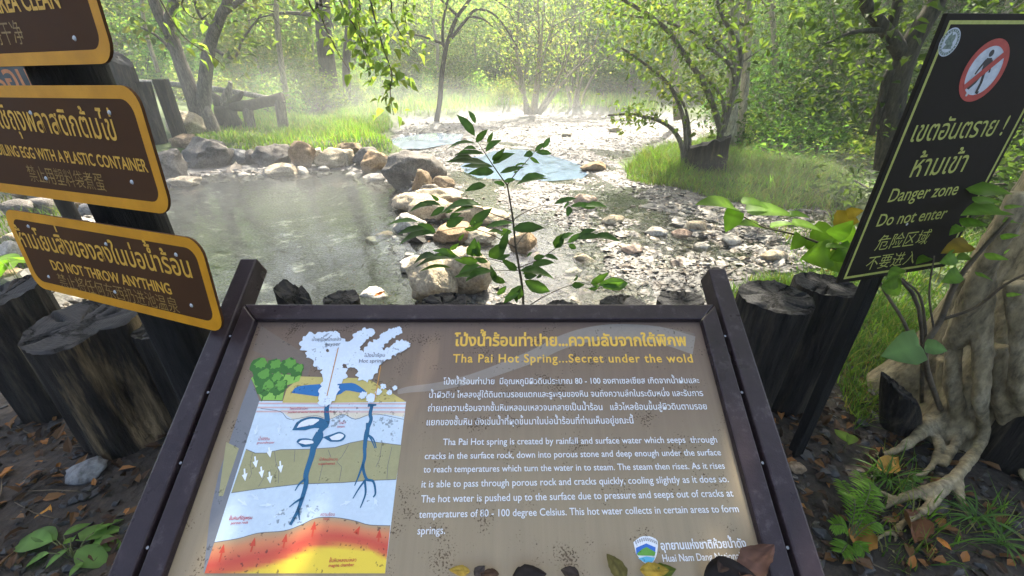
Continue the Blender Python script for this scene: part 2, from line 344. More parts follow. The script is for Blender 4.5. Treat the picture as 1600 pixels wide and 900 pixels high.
def groundmat():
    m, ns, ls, b = newmat('ground_surface')
    at = N(ns, 'ShaderNodeAttribute', attribute_name='col'); se = ns.new('ShaderNodeSeparateColor'); ls.new(at.outputs[0], se.inputs[0])
    co = texco(ns, ls)
    n1 = N(ns, 'ShaderNodeTexNoise', Scale=2.2, Detail=9., Roughness=.7); ls.new(co, n1.inputs[0])
    n2 = N(ns, 'ShaderNodeTexNoise', Scale=26., Detail=7., Roughness=.7); ls.new(co, n2.inputs[0])
    soil = ramp(ns, ls, n2.outputs[0], [(.3, (.009, .0065, .0045)), (.55, (.026, .019, .013)), (.75, (.065, .047, .031))])
    gr = ramp(ns, ls, n2.outputs[0], [(.3, (.03, .045, .012)), (.6, (.07, .10, .025)), (.8, (.13, .13, .05))])
    v = N(ns, 'ShaderNodeTexVoronoi', Scale=24.); ls.new(co, v.inputs[0])
    sc = ns.new('ShaderNodeSeparateColor'); ls.new(v.outputs['Color'], sc.inputs[0])
    gv = ramp(ns, ls, sc.outputs[0], [(0, (.05, .048, .046)), (.5, (.11, .105, .098)), (1, (.26, .245, .22))])
    mud = ramp(ns, ls, n1.outputs[0], [(.40, (.014, .014, .016)), (.66, (.075, .072, .068))])
    gv2 = mixc(ns, ls, .55, gv.outputs[0], mud.outputs[0])
    bed = ramp(ns, ls, n1.outputs[0], [(.40, (.012, .014, .014)), (.56, (.032, .034, .030)), (.66, (.30, .30, .26))])
    c = mixc(ns, ls, se.outputs[1], soil.outputs[0], gr.outputs[0]); c = mixc(ns, ls, se.outputs[0], c, gv2); c = mixc(ns, ls, se.outputs[2], c, bed.outputs[0])
    ls.new(c, b.inputs['Base Color'])
    wet = ramp(ns, ls, n1.outputs[0], [(.4, (.35,)*3), (.58, (.8,)*3)])
    ro = mixc(ns, ls, se.outputs[0], (.9, .9, .9), wet.outputs[0]); ls.new(ro, b.inputs['Roughness'])
    h = mixc(ns, ls, .5, n2.outputs[0], v.outputs[0]); bump(ns, ls, b, h, .8, .03)
    return m
M['ground'] = groundmat()
g = link('ground', mesh_np('ground', np.stack([XX, YY, ZZ], -1).reshape(-1, 3), TF, M['ground'], zone.reshape(-1, 3), True)); tag(g, kind='structure')
def watermat(name, milk_sky, milk_sky_col, tint, ripple, rscale=6., rough=.02):
    m, ns, ls, b = newmat(name)
    out = ns['Material Output']; ns.remove(b)
    co = texco(ns, ls)
    w = N(ns, 'ShaderNodeTexNoise', Scale=rscale, Detail=5., Roughness=.6, Distortion=.6); ls.new(co, w.inputs[0])
    bp = ns.new('ShaderNodeBump'); bp.inputs['Strength'].default_value = ripple; bp.inputs['Distance'].default_value = .03; ls.new(w.outputs[0], bp.inputs['Height'])
    tr = ns.new('ShaderNodeBsdfTransparent'); tr.inputs[0].default_value = (*tint, 1)
    df = ns.new('ShaderNodeBsdfDiffuse'); df.inputs[0].default_value = (*milk_sky_col, 1)
    gl = ns.new('ShaderNodeBsdfGlossy'); gl.inputs['Roughness'].default_value = rough; ls.new(bp.outputs[0], gl.inputs['Normal'])
    m1 = ns.new('ShaderNodeMixShader'); m1.inputs[0].default_value = milk_sky; ls.new(tr.outputs[0], m1.inputs[1]); ls.new(df.outputs[0], m1.inputs[2])
    fr = ns.new('ShaderNodeFresnel'); fr.inputs[0].default_value = 1.33; ls.new(bp.outputs[0], fr.inputs[1])
    m2 = ns.new('ShaderNodeMixShader'); ls.new(fr.outputs[0], m2.inputs[0]); ls.new(m1.outputs[0], m2.inputs[1]); ls.new(gl.outputs[0], m2.inputs[2])
    ls.new(m2.outputs[0], out.inputs[0]); return m
def sheet(name, P, z, mat, grow=.35):
    c = P.mean(0); Q = c+(P-c)*(1+grow/np.linalg.norm(P-c, axis=1, keepdims=True))
    bm = bmesh.new(); f = bm.faces.new([bm.verts.new((x, y, z)) for x, y in Q]); bmesh.ops.triangulate(bm, faces=[f])
    me = bpy.data.meshes.new(name); bm.normal_update()
    if sum(q.normal.z for q in bm.faces) < 0: bmesh.ops.reverse_faces(bm, faces=bm.faces)
    bm.to_mesh(me); bm.free(); me.materials.append(mat); o = link(name, me); tag(o, kind='structure'); return o
sheet('pond_water', POND, ZW, watermat('murky_hot_pond_water', .08, (.10, .105, .10), (.58, .62, .60), .2, 4.))
sheet('stream_water', STREAM, ZW+.001, watermat('shallow_stream_water', .03, (.16, .17, .17), (.72, .74, .72), .22, 7.), .1)
sheet('blue_pool_water', POOL, -.30, watermat('painted_sky_blue_pool_water', .88, (.34, .47, .70), (.6, .8, .9), .03, 2., .03), .3)  # light blue diffuse colour stands in for the bright sky reflected here
sheet('pale_pool_water', POOL2, -.27, watermat('milky_grey_pool_water', .75, (.30, .37, .44), (.6, .8, .8), .03, 2., .06), .3)

# ------------------------------------------------------------------ lettering: laid out glyph by glyph
_gl = {}
def glyph(ch, off):
    k = (ch, off)
    if k in _gl: return _gl[k]
    def mk(s):
        c = bpy.data.curves.new('t', 'FONT'); c.body = s; c.size = 1; c.resolution_u = 3; c.offset = off
        o = bpy.data.objects.new('t', c); COL.objects.link(o); bpy.context.view_layer.update()
        me = bpy.data.meshes.new_from_object(o.evaluated_get(bpy.context.evaluated_depsgraph_get()))
        V = np.array([v.co[:2] for v in me.vertices]).reshape(-1, 2); F = [tuple(p.vertices) for p in me.polygons]
        bpy.data.objects.remove(o); bpy.data.meshes.remove(me); bpy.data.curves.remove(c); return V, F
    V, F = mk(ch) if ch != ' ' else (np.zeros((0, 2)), [])
    if '||' not in _gl: _gl['||'] = {}
    if off not in _gl['||']: _gl['||'][off] = mk('||')[0][:, 0].max()
    adv = mk('|'+ch+'|')[0][:, 0].max()-_gl['||'][off]
    _gl[k] = (V, F, adv); return _gl[k]
UP = 'ิีึืั็ํ'; TONE = '่้๊๋์'; ASC = 'ปฝฟฬ'
def layout(s, off=0., track=0.):
    V = []; F = []; x = 0.; n = 0
    for i, ch in enumerate(s):
        gv, gf, adv = glyph(ch, off)
        dx = dy = 0.
        if ch in TONE:
            nx_ = s[i+1] if i+1 < len(s) else ''
            if (i and s[i-1] in UP) or nx_ == 'ำ': dy = .19
            b = s[i-1] if i and s[i-1] not in UP else (s[i-2] if i > 1 else '')
            if b in ASC and b: dx = -.13
        elif ch in UP and i and s[i-1] in ASC: dx = -.13
        if len(gv):
            V.append(gv+[x+dx, dy]); F += [tuple(j+n for j in f) for f in gf]; n += len(gv)
        x += adv+(track if adv > .01 else 0)
    return (np.vstack(V) if V else np.zeros((0, 2))), F, x
class Pose:                                # a flat board: local x right, y up, z out of its face
    def __init__(s, tl, right, up):
        s.o = np.array(tl, float); s.r = nrm(right); s.u = nrm(np.array(up, float)-s.r*np.dot(up, s.r)); s.n = np.cross(s.r, s.u)
    def mat(s):
        m = Matrix.Identity(4)
        for i in range(3): m[i][0], m[i][1], m[i][2], m[i][3] = s.r[i], s.u[i], s.n[i], s.o[i]
        return m
    def loc(s, px, py):                    # photo point -> point on the board
        d = ray(px, py); t = ((s.o-EYE)@s.n)/(d@s.n); q = EYE+d*t-s.o; return np.array([q@s.r, q@s.u])
    def pts(s, l): return np.array([s.loc(*p) for p in l])
def write(pose, mb, s, a, b, z, off=0., aspect=1., track=0., c=(1, 1, 1), anchor=None):
    p, q = pose.loc(*a), pose.loc(*b); V, F, w = layout(s, off, track)
    L = np.linalg.norm(q-p); e = (q-p)/L; f = np.array([-e[1], e[0]]); x0 = V[:, 0].min(); sc = L/(V[:, 0].max()-x0)
    W = p+np.outer((V[:, 0]-x0)*sc, e)+np.outer(V[:, 1]*sc*aspect, f)
    mb.add(np.c_[W, np.full(len(W), z)], F, c)
def poly(mb, P, z, c=(1, 1, 1)):
    P = np.asarray(P)
    bm = bmesh.new(); f = bm.faces.new([bm.verts.new((x, y, z)) for x, y in P]); bm.normal_update()
    if f.normal.z < 0: f.normal_flip()
    bmesh.ops.triangulate(bm, faces=[f]); bm.verts.index_update()
    mb.add([v.co[:] for v in bm.verts], [[v.index for v in q.verts] for q in bm.faces], c); bm.free()
def strip(mb, P, w, z, c=(1, 1, 1)):
    P = np.asarray(P); n = len(P); V = []
    w = np.linspace(w[0], w[1], n) if hasattr(w, '__len__') and len(w) == 2 and n != 2 else (np.asarray(w) if hasattr(w, '__len__') else np.full(n, w))
    for i in range(n):
        t = nrm(P[min(i+1, n-1)]-P[max(i-1, 0)]); m = np.array([-t[1], t[0]])
        V += [(*(P[i]-m*w[i]/2), z), (*(P[i]+m*w[i]/2), z)]
    mb.add(V, [(2*i, 2*i+2, 2*i+3, 2*i+1) for i in range(n-1)], c)
def disc(mb, c0, r, z, n=20, wob=0., seed=0, sx=1., rot=0., c=(1, 1, 1)):
    P = []
    for k in range(n):
        a = 2*math.pi*k/n; rr = r*(1+wob*nz(math.cos(a)*2.2+seed, math.sin(a)*2.2, seed*1.7)+wob*.5*nz(math.cos(a)*6+seed, math.sin(a)*6, seed))
        x, y = rr*math.cos(a)*sx, rr*math.sin(a); P.append((c0[0]+x*math.cos(rot)-y*math.sin(rot), c0[1]+x*math.sin(rot)+y*math.cos(rot)))
    poly(mb, P, z, c)
def rrect(x0, y0, x1, y1, r, n=6):
    P = []
    for cx, cy, a0 in ((x1-r, y1-r, 0), (x0+r, y1-r, 90), (x0+r, y0+r, 180), (x1-r, y0+r, 270)):
        for k in range(n+1): a = R(a0+90*k/n); P.append((cx+r*math.cos(a), cy+r*math.sin(a)))
    return P
def plate(mb, P, z0, z1):
    n = len(P); V = [(*p, z0) for p in P]+[(*p, z1) for p in P]
    mb.add(V, [tuple(range(n))[::-1], tuple(range(n, 2*n))]+[(i, (i+1) % n, n+(i+1) % n, n+i) for i in range(n)])
def ringstrip(mb, P, Q, z):
    n = len(P); mb.add([(*p, z) for p in P]+[(*q, z) for q in Q], [(i, (i+1) % n, n+(i+1) % n, n+i) for i in range(n)])

# ------------------------------------------------------------------ information board
BW, BH = 1.2, .76
bp_ = Pose((-.690, .962, 1.003), (1, 0, 0), (0, .856, .517))
board = empty('information_board', (0, 1.0, 0), 'big sloping information board about the hot spring in a dark purple-brown steel frame', 'information board')
def bobj(mb, name, mat, parent=board, **k):
    o = mb.obj(name, mat, parent, **k)
    w = bp_.mat(); o.matrix_parent_inverse = Matrix.Identity(4); o.matrix_basis = parent_inv(parent) @ w; return o
_pw = {}
def wmat(o):
    m = o.matrix_basis.copy()
    while o.parent: o = o.parent; m = o.matrix_basis @ m
    return m
def parent_inv(p):
    return wmat(p).inverted() if p is not None else Matrix.Identity(4)
mb = MB(); mb.box((0, 0, 0), (1, 0, 0), (0, 1, 0), (0, 0, 1), (-.004, BW+.004), (-BH-.004, .004), (-.012, -.004)); panel = bobj(mb, 'panel', M['panel'])
fw, ft = .047, .014
mb = MB()
def member(P): plate(mb, P, -.03, ft)
O0, O1, I0, I1 = -fw, BW+fw, 0., BW
member([(O0, fw), (I0, 0), (I1, 0), (O1, fw)]); bobj(mb, 'frame_rail', M['steel'], bevel=.004)
for sgn in (0, 1):
    mb = MB(); xo, xi = (O0, I0) if sgn == 0 else (O1, I1); e = .0008 if sgn == 0 else -.0008
    member([(xo, fw-.001), (xi, -.001), (xi, -BH), (xo, -BH-fw)]); bobj(mb, 'frame_rail', M['steel'], bevel=.004)
mb = MB(); member([(O0+.001, -BH-fw), (I0+.001, -BH-.001), (I1-.001, -BH-.001), (O1-.001, -BH-fw)]); bobj(mb, 'frame_rail', M['steel'], bevel=.004)
for sgn, top in ((-1, .20), (1, .165)):
    mb = MB(); x0 = O0-.010 if sgn < 0 else O1+.010; x1 = x0+sgn*.05
    mb.box((0, 0, 0), (1, 0, 0), (0, 1, 0), (0, 0, 1), sorted((x0, x1)), (-BH-.12, top), (-.05, .016)); bobj(mb, 'side_post', M['steel'], bevel=.005)
    xm = -.69+(x0+x1)/2
    for yy, zz in ((1.02, .99), (.36, .56)):
        mb = MB(); mb.box((xm, yy, 0), (1, 0, 0), (0, 1, 0), (0, 0, 1), (-.024, .024), (-.024, .024), (-.1, zz)); o = mb.obj('leg', M['steel'], board); o.matrix_basis = parent_inv(board)
    for yy in (-.05, -.2, -.36, -.52, -.66):
        mb = MB(); disc(mb, ((x0+(O0 if sgn < 0 else O1))/2+sgn*-.004, yy), .0032, ft+.0016, 10); bobj(mb, 'tack_weld', INK['side'])
# print on the panel, all in the panel's own plane (z in millimetres above the sheet)
Z = -.0035
def printed(mb, name, k, parent=panel, **kw): return bobj(mb, name, INK[k] if isinstance(k, str) else k, parent, **kw)
pp = bp_.pts
def c2(l): return pp([(320+x/4.092, 480+y/4.092) for x, y in l])
def c3(l): return pp([(320+x/3.75, 660+y/3.75) for x, y in l])
def c4(l): return pp([(640+x/3.077, 490+y/3.077) for x, y in l])
mb = MB(); strip(mb, smoothpath(c4([(-60, 375), (0, 362), (150, 345), (300, 310), (450, 258), (600, 200), (720, 140), (850, 100), (1000, 85), (1200, 100), (1370, 150)]), 4), (.012, .055), Z); printed(mb, 'swoosh', 'band')
mb = MB(); strip(mb, smoothpath(c4([(330, 296), (500, 215), (640, 150), (780, 96), (950, 66), (1150, 66), (1372, 108)]), 4), (.004, .02), Z-.0002); printed(mb, 'swoosh', 'band2')
mb = MB(); poly(mb, c2([(355, 115), (300, 270), (650, 440), (690, 330)]), Z-.0003); printed(mb, 'swoosh', 'band2')
TL, TR, BR, BL = (404, 626), (634, 627), (601, 896), (318, 896)
mb = MB(); poly(mb, pp([TL, TR, BR, BL]), Z); diag = printed(mb, 'diagram', 'paleblue')
def dprint(mb, name, k): return printed(mb, name, k, diag)
mb = MB(); poly(mb, pp([(391, 591), (404.5, 626), (319, 892), (316, 896), (327, 800), (340, 740), (357, 690), (376, 632)]), Z-.0001); dprint(mb, 'block_side', 'side')
mb = MB(); poly(mb, pp([(372, 700), (347, 775), (340, 775), (352, 690)]), Z+.0001); dprint(mb, 'block_side_band', 'olive')
B1 = c3([(237, 155), (290, 178), (350, 178), (440, 158), (600, 155), (760, 145), (850, 118), (930, 102), (1010, 115), (1150, 132)])
B2 = c3([(150, 412), (300, 390), (550, 360), (800, 352), (950, 340), (1120, 333)])
mb = MB(); poly(mb, list(B1)+list(B2[::-1]), Z+.0002); dprint(mb, 'rock_layer', 'olive')
mb = MB()
for i, k in enumerate((0, 1, 2)):
    y0 = 607+i*26
    poly(mb, c2([(343-i*8, y0), (1284-i*3, y0+3), (1283-i*3, y0+14), (338-i*8, y0+11)]), Z+.0003)
dprint(mb, 'soil_stripe', 'pink')
mb = MB(); poly(mb, c2([(480, 655), (1275, 660), (1270, 700), (1150, 682), (1050, 690), (960, 712), (880, 680), (800, 712), (700, 705), (560, 715), (520, 690)]), Z+.00025); dprint(mb, 'soil_stripe', 'cream')
# hot magma: a gradient printed in vertex colours
T = smoothpath(c3([(50, 703), (190, 680), (310, 648), (460, 635), (560, 600), (650, 560), (760, 557), (870, 575), (960, 600), (1085, 605)]), 4)
Bm = pp([(x, 896) for x in np.linspace(318, 601, len(T))]); n = len(T); V = []; C = []
yel = np.interp(np.linspace(0, 1, n), [0, .2, .35, .55, .75, .9, 1], [1.25, 1.08, .86, .62, .55, .55, .75])
for j in range(13):
    t = j/12
    for i in range(n):
        p = T[i]*(1-t)+Bm[i]*t; V.append((*p, Z+.0003)); q = t/yel[i]
        C.append([np.interp(q, [0, .25, .6, .85, 1.], ch) for ch in ([.32, .5, .44, .48, .62], [.24, .17, .05, .09, .45], [.13, .07, .025, .03, .03])])
Fm = np.array([(j*n+i, (j+1)*n+i, (j+1)*n+i+1, j*n+i+1) for j in range(12) for i in range(n-1)])
def vcol():
    m, ns, ls, b = newmat('ink_magma'); at = N(ns, 'ShaderNodeAttribute', attribute_name='col')
    n1 = N(ns, 'ShaderNodeTexNoise', Scale=110., Detail=3.); ls.new(texco(ns, ls), n1.inputs[0]); r = ramp(ns, ls, n1.outputs[0], [(.30, (.35, .32, .3)), (.36, (1, 1, 1))])
    ls.new(mixc(ns, ls, 1., at.outputs[0], r.outputs[0], 'MULTIPLY'), b.inputs['Base Color']); b.inputs['Roughness'].default_value = .45; return m
mo = link('magma_layer', mesh_np('magma_layer', V, Fm, vcol(), np.array(C)), diag); mo.matrix_basis = parent_inv(diag) @ bp_.mat()
mb = MB()
for L in (B1, B2, T): strip(mb, L, .0012, Z+.0004)
for L in ([(275, 180), (262, 240), (270, 300), (255, 330)], [(405, 170), (412, 230), (430, 290), (428, 355)], [(525, 160), (520, 230)], [(840, 130), (800, 200), (770, 230), (800, 260), (785, 345)], [(1035, 130), (1020, 220), (1000, 260)], [(1095, 140), (1070, 250), (1065, 330)], [(720, 160), (735, 200)], [(350, 310), (310, 375)], [(690, 240), (665, 345)]):
    strip(mb, c3(L), .0009, Z+.0004)
strip(mb, smoothpath(c2([(352, 645), (480, 665), (540, 715), (700, 690), (790, 715), (880, 682), (960, 714), (1080, 680), (1270, 715)]), 4), .0011, Z+.0004)
dprint(mb, 'strata_line', 'grey')
mb = MB(); poly(mb, c2([(490, 611), (520, 520), (610, 440), (1040, 452), (1286, 603)]), Z+.0002); dprint(mb, 'sand_ground', 'sand')
mb = MB(); poly(mb, c2([(360, 590), (292, 452), (330, 420), (612, 432), (600, 470), (510, 500), (492, 592)]), Z+.0003); dprint(mb, 'grass_ground', 'ltgreen')
mb = MB(); poly(mb, smoothpath(c2([(550, 545), (590, 505), (720, 490), (880, 484), (960, 487), (1035, 545), (980, 542), (900, 530), (840, 560), (640, 570)]), 3)[:-1], Z+.0004); dprint(mb, 'drawn_pond', 'blue')
mb1, mb2 = MB(), MB()
for i, (x, y, r) in enumerate([(340, 370, 52), (435, 375, 48), (525, 370, 50), (585, 400, 42), (360, 440, 50), (445, 455, 44), (385, 515, 52), (468, 510, 46)]):
    p = c2([(x, y)])[0]; q = r*BW/2830
    disc(mb1, p, q, Z+.0006+i*.00004, 26, .35, i); disc(mb2, p+[.2*q, .3*q], q*.62, Z+.0011+i*.00004, 26, .5, i+20)
    strip(mb1, [p, p-[0, q*1.5]], .003, Z+.0005)
dprint(mb1, 'drawn_tree', 'dkgreen'); dprint(mb2, 'drawn_tree', 'green')
mb = MB()
for i, (x, y, r) in enumerate([(670, 220, 62), (740, 215, 70), (820, 215, 60), (700, 290, 50), (760, 330, 62), (800, 400, 62), (850, 430, 55), (830, 330, 66), (900, 260, 48), (930, 300, 62), (960, 330, 62), (990, 190, 48), (1020, 170, 44), (1060, 160, 28), (960, 240, 40), (1080, 280, 62), (1060, 360, 70), (1030, 420, 50), (1110, 230, 36), (1150, 195, 36), (1190, 165, 36), (1230, 150, 30), (1160, 300, 40), (1210, 270, 38), (1250, 245, 38), (1290, 240, 26), (800, 480, 55), (790, 540, 60), (770, 590, 40), (1010, 560, 22), (1060, 580, 26), (1110, 540, 18), (1140, 505, 16), (1180, 545, 16), (1215, 515, 14)]):
    disc(mb, c2([(x, y)])[0], r*BW/2830, Z+.0015+i*.00004, 30, .42, i+3, 1.)
dprint(mb, 'drawn_steam', 'cloud')
mb = MB()
for L, w in (([(782, 612), (775, 660), (778, 740), (735, 790), (735, 830), (690, 900)], (.011, .014)), ([(1068, 620), (1055, 680), (1060, 720), (1030, 800), (1020, 900)], (.008, .009)), ([(1040, 625), (1095, 622)], (.008, .004)), ([(1040, 812), (1065, 850), (1085, 900)], (.004, .002))): strip(mb, smoothpath(c2(L), 4), w, Z+.0006)
for L, w in (([(668, 60), (640, 110), (625, 190), (590, 300), (590, 360), (565, 450), (540, 520), (497, 600)], (.016, .006)), ([(585, 330), (550, 360), (525, 400)], (.006, .002)), ([(575, 440), (530, 465), (492, 495)], (.006, .002)), ([(545, 520), (552, 572)], (.005, .002)),
             ([(955, 0), (950, 60), (935, 130), (935, 200), (925, 260), (945, 330), (985, 345), (998, 410), (985, 438)], (.010, .003)), ([(925, 240), (900, 310), (875, 370)], (.006, .002)), ([(940, 335), (905, 380), (865, 445)], (.005, .002)), ([(935, 340), (940, 410), (925, 460), (908, 500)], (.005, .002)), ([(950, 70), (985, 95), (1003, 148)], (.005, .002))):
    strip(mb, smoothpath(c3(L), 4), w, Z+.0007)
poly(mb, smoothpath(c2([(555, 785), (590, 730), (660, 700), (740, 705), (790, 740), (770, 775), (700, 770), (640, 785)]), 3), Z+.0008)
poly(mb, smoothpath(c2([(582, 860), (600, 840), (660, 838), (715, 860), (690, 885), (620, 893)]), 3), Z+.0008); poly(mb, smoothpath(c2([(750, 830), (810, 810), (860, 795), (898, 820), (870, 855), (800, 858)]), 3), Z+.0008)
dprint(mb, 'water_channel', 'pipe')
mb = MB()
for L in ([(585, 770), (610, 735), (670, 712), (730, 718), (690, 750)], [(595, 865), (620, 848), (680, 850), (690, 868), (640, 876)], [(795, 830), (855, 806), (888, 820), (860, 846), (810, 848)]): poly(mb, smoothpath(c2(L), 3), Z+.0012)
dprint(mb, 'steam_pocket', 'white')
def arrow(mb, a, b, w, z):
    a, b = np.asarray(a), np.asarray(b); t = nrm(b-a); m = np.array([-t[1], t[0]]); h = b-t*w*2.6
    strip(mb, [a, h], w*.55, z); poly(mb, [h-m*w, h+m*w, b], z)
mb = MB()
for a, b in (((290, 198), (297, 265)), ((372, 145), (380, 205)), ((326, 258), (332, 325)), ((438, 225), (443, 295)), ((228, 270), (233, 343)), ((375, 288), (380, 358))): mb = MB(); arrow(mb, *c3([a, b]), .006, Z+.0009); dprint(mb, 'white_arrow', 'arrow')
mb = MB()
for a, b in (((305, 15), (290, 75)), ((435, 5), (430, 60)), ((190, 450), (245, 488)), ((270, 420), (315, 455)), ((320, 485), (390, 482)), ((400, 555), (470, 515)), ((650, 530), (590, 495)), ((790, 485), (855, 460)), ((1010, 490), (990, 440))): mb = MB(); arrow(mb, *c3([a, b]), .005, Z+.0009); dprint(mb, 'faint_arrow', 'softarrow')
mb = MB()
for a, b in (((80, 820), (108, 712)), ((265, 760), (290, 672)), ((455, 735), (475, 650)), ((625, 670), (642, 578)), ((890, 640), (908, 605)), ((1015, 700), (1022, 625))): mb = MB(); arrow(mb, *c3([a, b]), .006, Z+.0009); dprint(mb, 'red_arrow', 'redarrow')
mb = MB(); strip(mb, c2([(852, 262), (780, 568)]), .0022, Z+.0032); dprint(mb, 'leader_line', 'orange'); mb = MB(); strip(mb, c2([(1125, 372), (1088, 585)]), .0022, Z+.0032); dprint(mb, 'leader_line', 'orange')
def u2(x, y): return (320+x/4.092, 480+y/4.092)
def u3(x, y): return (320+x/3.75, 660+y/3.75)
mb = MB(); write(bp_, mb, 'น้ำพุร้อนไกเซอร์', u2(683, 216), u2(872, 212), Z+.0034); dprint(mb, 'diagram_caption', 'grey')
mb = MB(); write(bp_, mb, 'geyser', u2(768, 248), u2(865, 245), Z+.0034); dprint(mb, 'diagram_caption', 'grey')
mb = MB(); write(bp_, mb, 'โป่งน้ำร้อน', u2(1018, 318), u2(1150, 316), Z+.0034); dprint(mb, 'diagram_caption', 'grey')
mb = MB(); write(bp_, mb, 'Hot spring', u2(985, 355), u2(1142, 353), Z+.0034); dprint(mb, 'diagram_caption', 'grey')
mb = MB(); write(bp_, mb, 'โพรงใต้ผิวโลก', u2(538, 655), u2(655, 653), Z+.0012); dprint(mb, 'diagram_caption', 'red')
mb = MB(); write(bp_, mb, 'pocket of water beneath the surface', u2(528, 676), u2(828, 672), Z+.0012); dprint(mb, 'diagram_caption', 'red')
mb = MB(); write(bp_, mb, 'ไอน้ำ', u2(852, 745), u2(895, 745), Z+.0012); dprint(mb, 'diagram_caption', 'red')
mb = MB(); write(bp_, mb, 'steam', u2(842, 768), u2(890, 768), Z+.0012); dprint(mb, 'diagram_caption', 'red')
mb = MB(); write(bp_, mb, 'น้ำใต้ดิน', u2(338, 850), u2(410, 848), Z+.0012); dprint(mb, 'diagram_caption', 'red')
mb = MB(); write(bp_, mb, 'groundwater', u2(328, 872), u2(440, 870), Z+.0012); dprint(mb, 'diagram_caption', 'red')
mb = MB(); write(bp_, mb, 'น้ำร้อนยิ่งยวด', u3(668, 222), u3(775, 222), Z+.0012); dprint(mb, 'diagram_caption', 'red')
mb = MB(); write(bp_, mb, 'superheated', u3(662, 248), u3(758, 246), Z+.0012); dprint(mb, 'diagram_caption', 'red')
mb = MB(); write(bp_, mb, 'ชั้นหินที่มีรูพรุน', u3(137, 572), u3(272, 566), Z+.0012, .012); dprint(mb, 'diagram_caption', 'red')
mb = MB(); write(bp_, mb, 'porous rock', u3(148, 597), u3(250, 592), Z+.0012, .012); dprint(mb, 'diagram_caption', 'red')
mb = MB(); write(bp_, mb, 'ความร้อน', u3(675, 548), u3(757, 546), Z+.0012); dprint(mb, 'diagram_caption', 'red')
mb = MB(); write(bp_, mb, 'heat', u3(692, 572), u3(728, 571), Z+.0012); dprint(mb, 'diagram_caption', 'red')
mb = MB(); write(bp_, mb, 'ชั้นหินหลอมเหลว', u3(725, 820), u3(885, 815), Z+.0012, .01); dprint(mb, 'diagram_caption', 'red')
mb = MB(); write(bp_, mb, 'magma chamber', u3(722, 848), u3(872, 842), Z+.0012, .01); dprint(mb, 'diagram_caption', 'red')
mb = MB(); write(bp_, mb, 'โป่งน้ำร้อนท่าปาย...ความลับจากใต้พิภพ', (709, 539.5), (1075, 539.5), Z+.0005, .028, 1.12); printed(mb, 'title_lettering', 'gold'); mb = MB(); write(bp_, mb, 'Tha Pai Hot Spring...Secret under the wold', (707, 565.5), (1084, 565.5), Z+.0005, .014, 1.05, .06); printed(mb, 'title_lettering', 'gold')
mb = MB()
for s, a, b in (('โป่งน้ำร้อนท่าปาย  มีอุณหภูมิผิวดินประมาณ 80 - 100 องศาเซลเซียส เกิดจากน้ำฝนและ', (692, 600), (1094, 598)), ('น้ำผิวดิน ไหลลงสู่ใต้ดินตามรอยแตกและรูพรุนของหิน จนถึงความลึกในระดับหนึ่ง และรับการ', (670, 621), (1100, 618)),
                ('ถ่ายเทความร้อนจากชั้นหินหลอมเหลวจนกลายเป็นน้ำร้อน   แล้วไหลย้อนขึ้นสู่ผิวดินตามรอย', (668, 642), (1106, 639)), ('แยกของชั้นหิน ดังเช่นน้ำที่ผุดขึ้นมาในบ่อน้ำร้อนที่ท่านเห็นอยู่ขณะนี้', (666, 664), (991, 661))):
    mb = MB(); write(bp_, mb, s, a, b, Z+.0005, .006, 1.12); printed(mb, 'body_lettering', 'white')
for s, a, b in (('Tha Pai Hot spring is created by rainfall and surface water which seeps  through', (691.5, 695), (1122, 691)), ('cracks in the surface rock, down into porous stone and deep enough under the surface', (663, 717), (1128, 711)),
                ('to reach temperatures which turn the water in to steam. The steam then rises. As it rises', (661, 738), (1134, 732)), ('it is able to pass through porous rock and cracks quickly, cooling slightly as it does so.', (658, 761.5), (1140, 753)),
                ('The hot water is pushed up to the surface due to pressure and seeps out of cracks at', (657, 785), (1147.5, 775.5)), ('temperatures of 80 - 100 degree Celsius. This hot water collects in certain areas to form', (654, 809), (1156, 800)), ('springs.', (651.5, 835), (695, 834))):
    mb = MB(); write(bp_, mb, s, a, b, Z+.0005, .004, 1.05); printed(mb, 'body_lettering', 'white')
mb = MB(); write(bp_, mb, 'อุทยานแห่งชาติห้วยน้ำดัง', (1034, 859), (1168, 855), Z+.0005, .02, 1.15); printed(mb, 'park_lettering', 'white'); mb = MB(); write(bp_, mb, 'Huai Nam Dang National Park', (1037, 878), (1186, 873), Z+.0005, .006, 1.15)
printed(mb, 'park_lettering', 'white')
# park emblem
def ue(x, y): return (640+x/2.857, 660+y/2.857)
mb = MB(); poly(mb, smoothpath(pp([ue(*p) for p in ((1001, 535), (1030, 512), (1058, 507), (1085, 512), (1109, 530), (1108, 575), (1098, 610), (1075, 638), (1040, 620), (1012, 585))]), 2), Z+.0004); em = printed(mb, 'emblem', 'white')
for nm, k, L, dz in (('emblem_sky', 'shblue', ((1012, 560), (1058, 540), (1100, 558), (1098, 590), (1014, 590)), .0003), ('emblem_hill', 'green', ((1016, 585), (1040, 565), (1060, 556), (1080, 568), (1100, 580), (1096, 596), (1020, 594)), .0006), ('emblem_lake', 'cyan', ((1022, 606), (1060, 598), (1097, 604), (1090, 618), (1074, 633), (1045, 622)), .0003)):
    mb = MB(); poly(mb, pp([ue(*p) for p in L]), Z+.0004+dz); printed(mb, nm, k, em)
mb = MB()
for k in range(11):
    p = pp([ue(1012+k*9, 536-14*math.sin(math.pi*k/10))])[0]; strip(mb, [p-[0, .003], p+[0, .003]], .002, Z+.0008)
printed(mb, 'emblem_sky', 'grey', em)

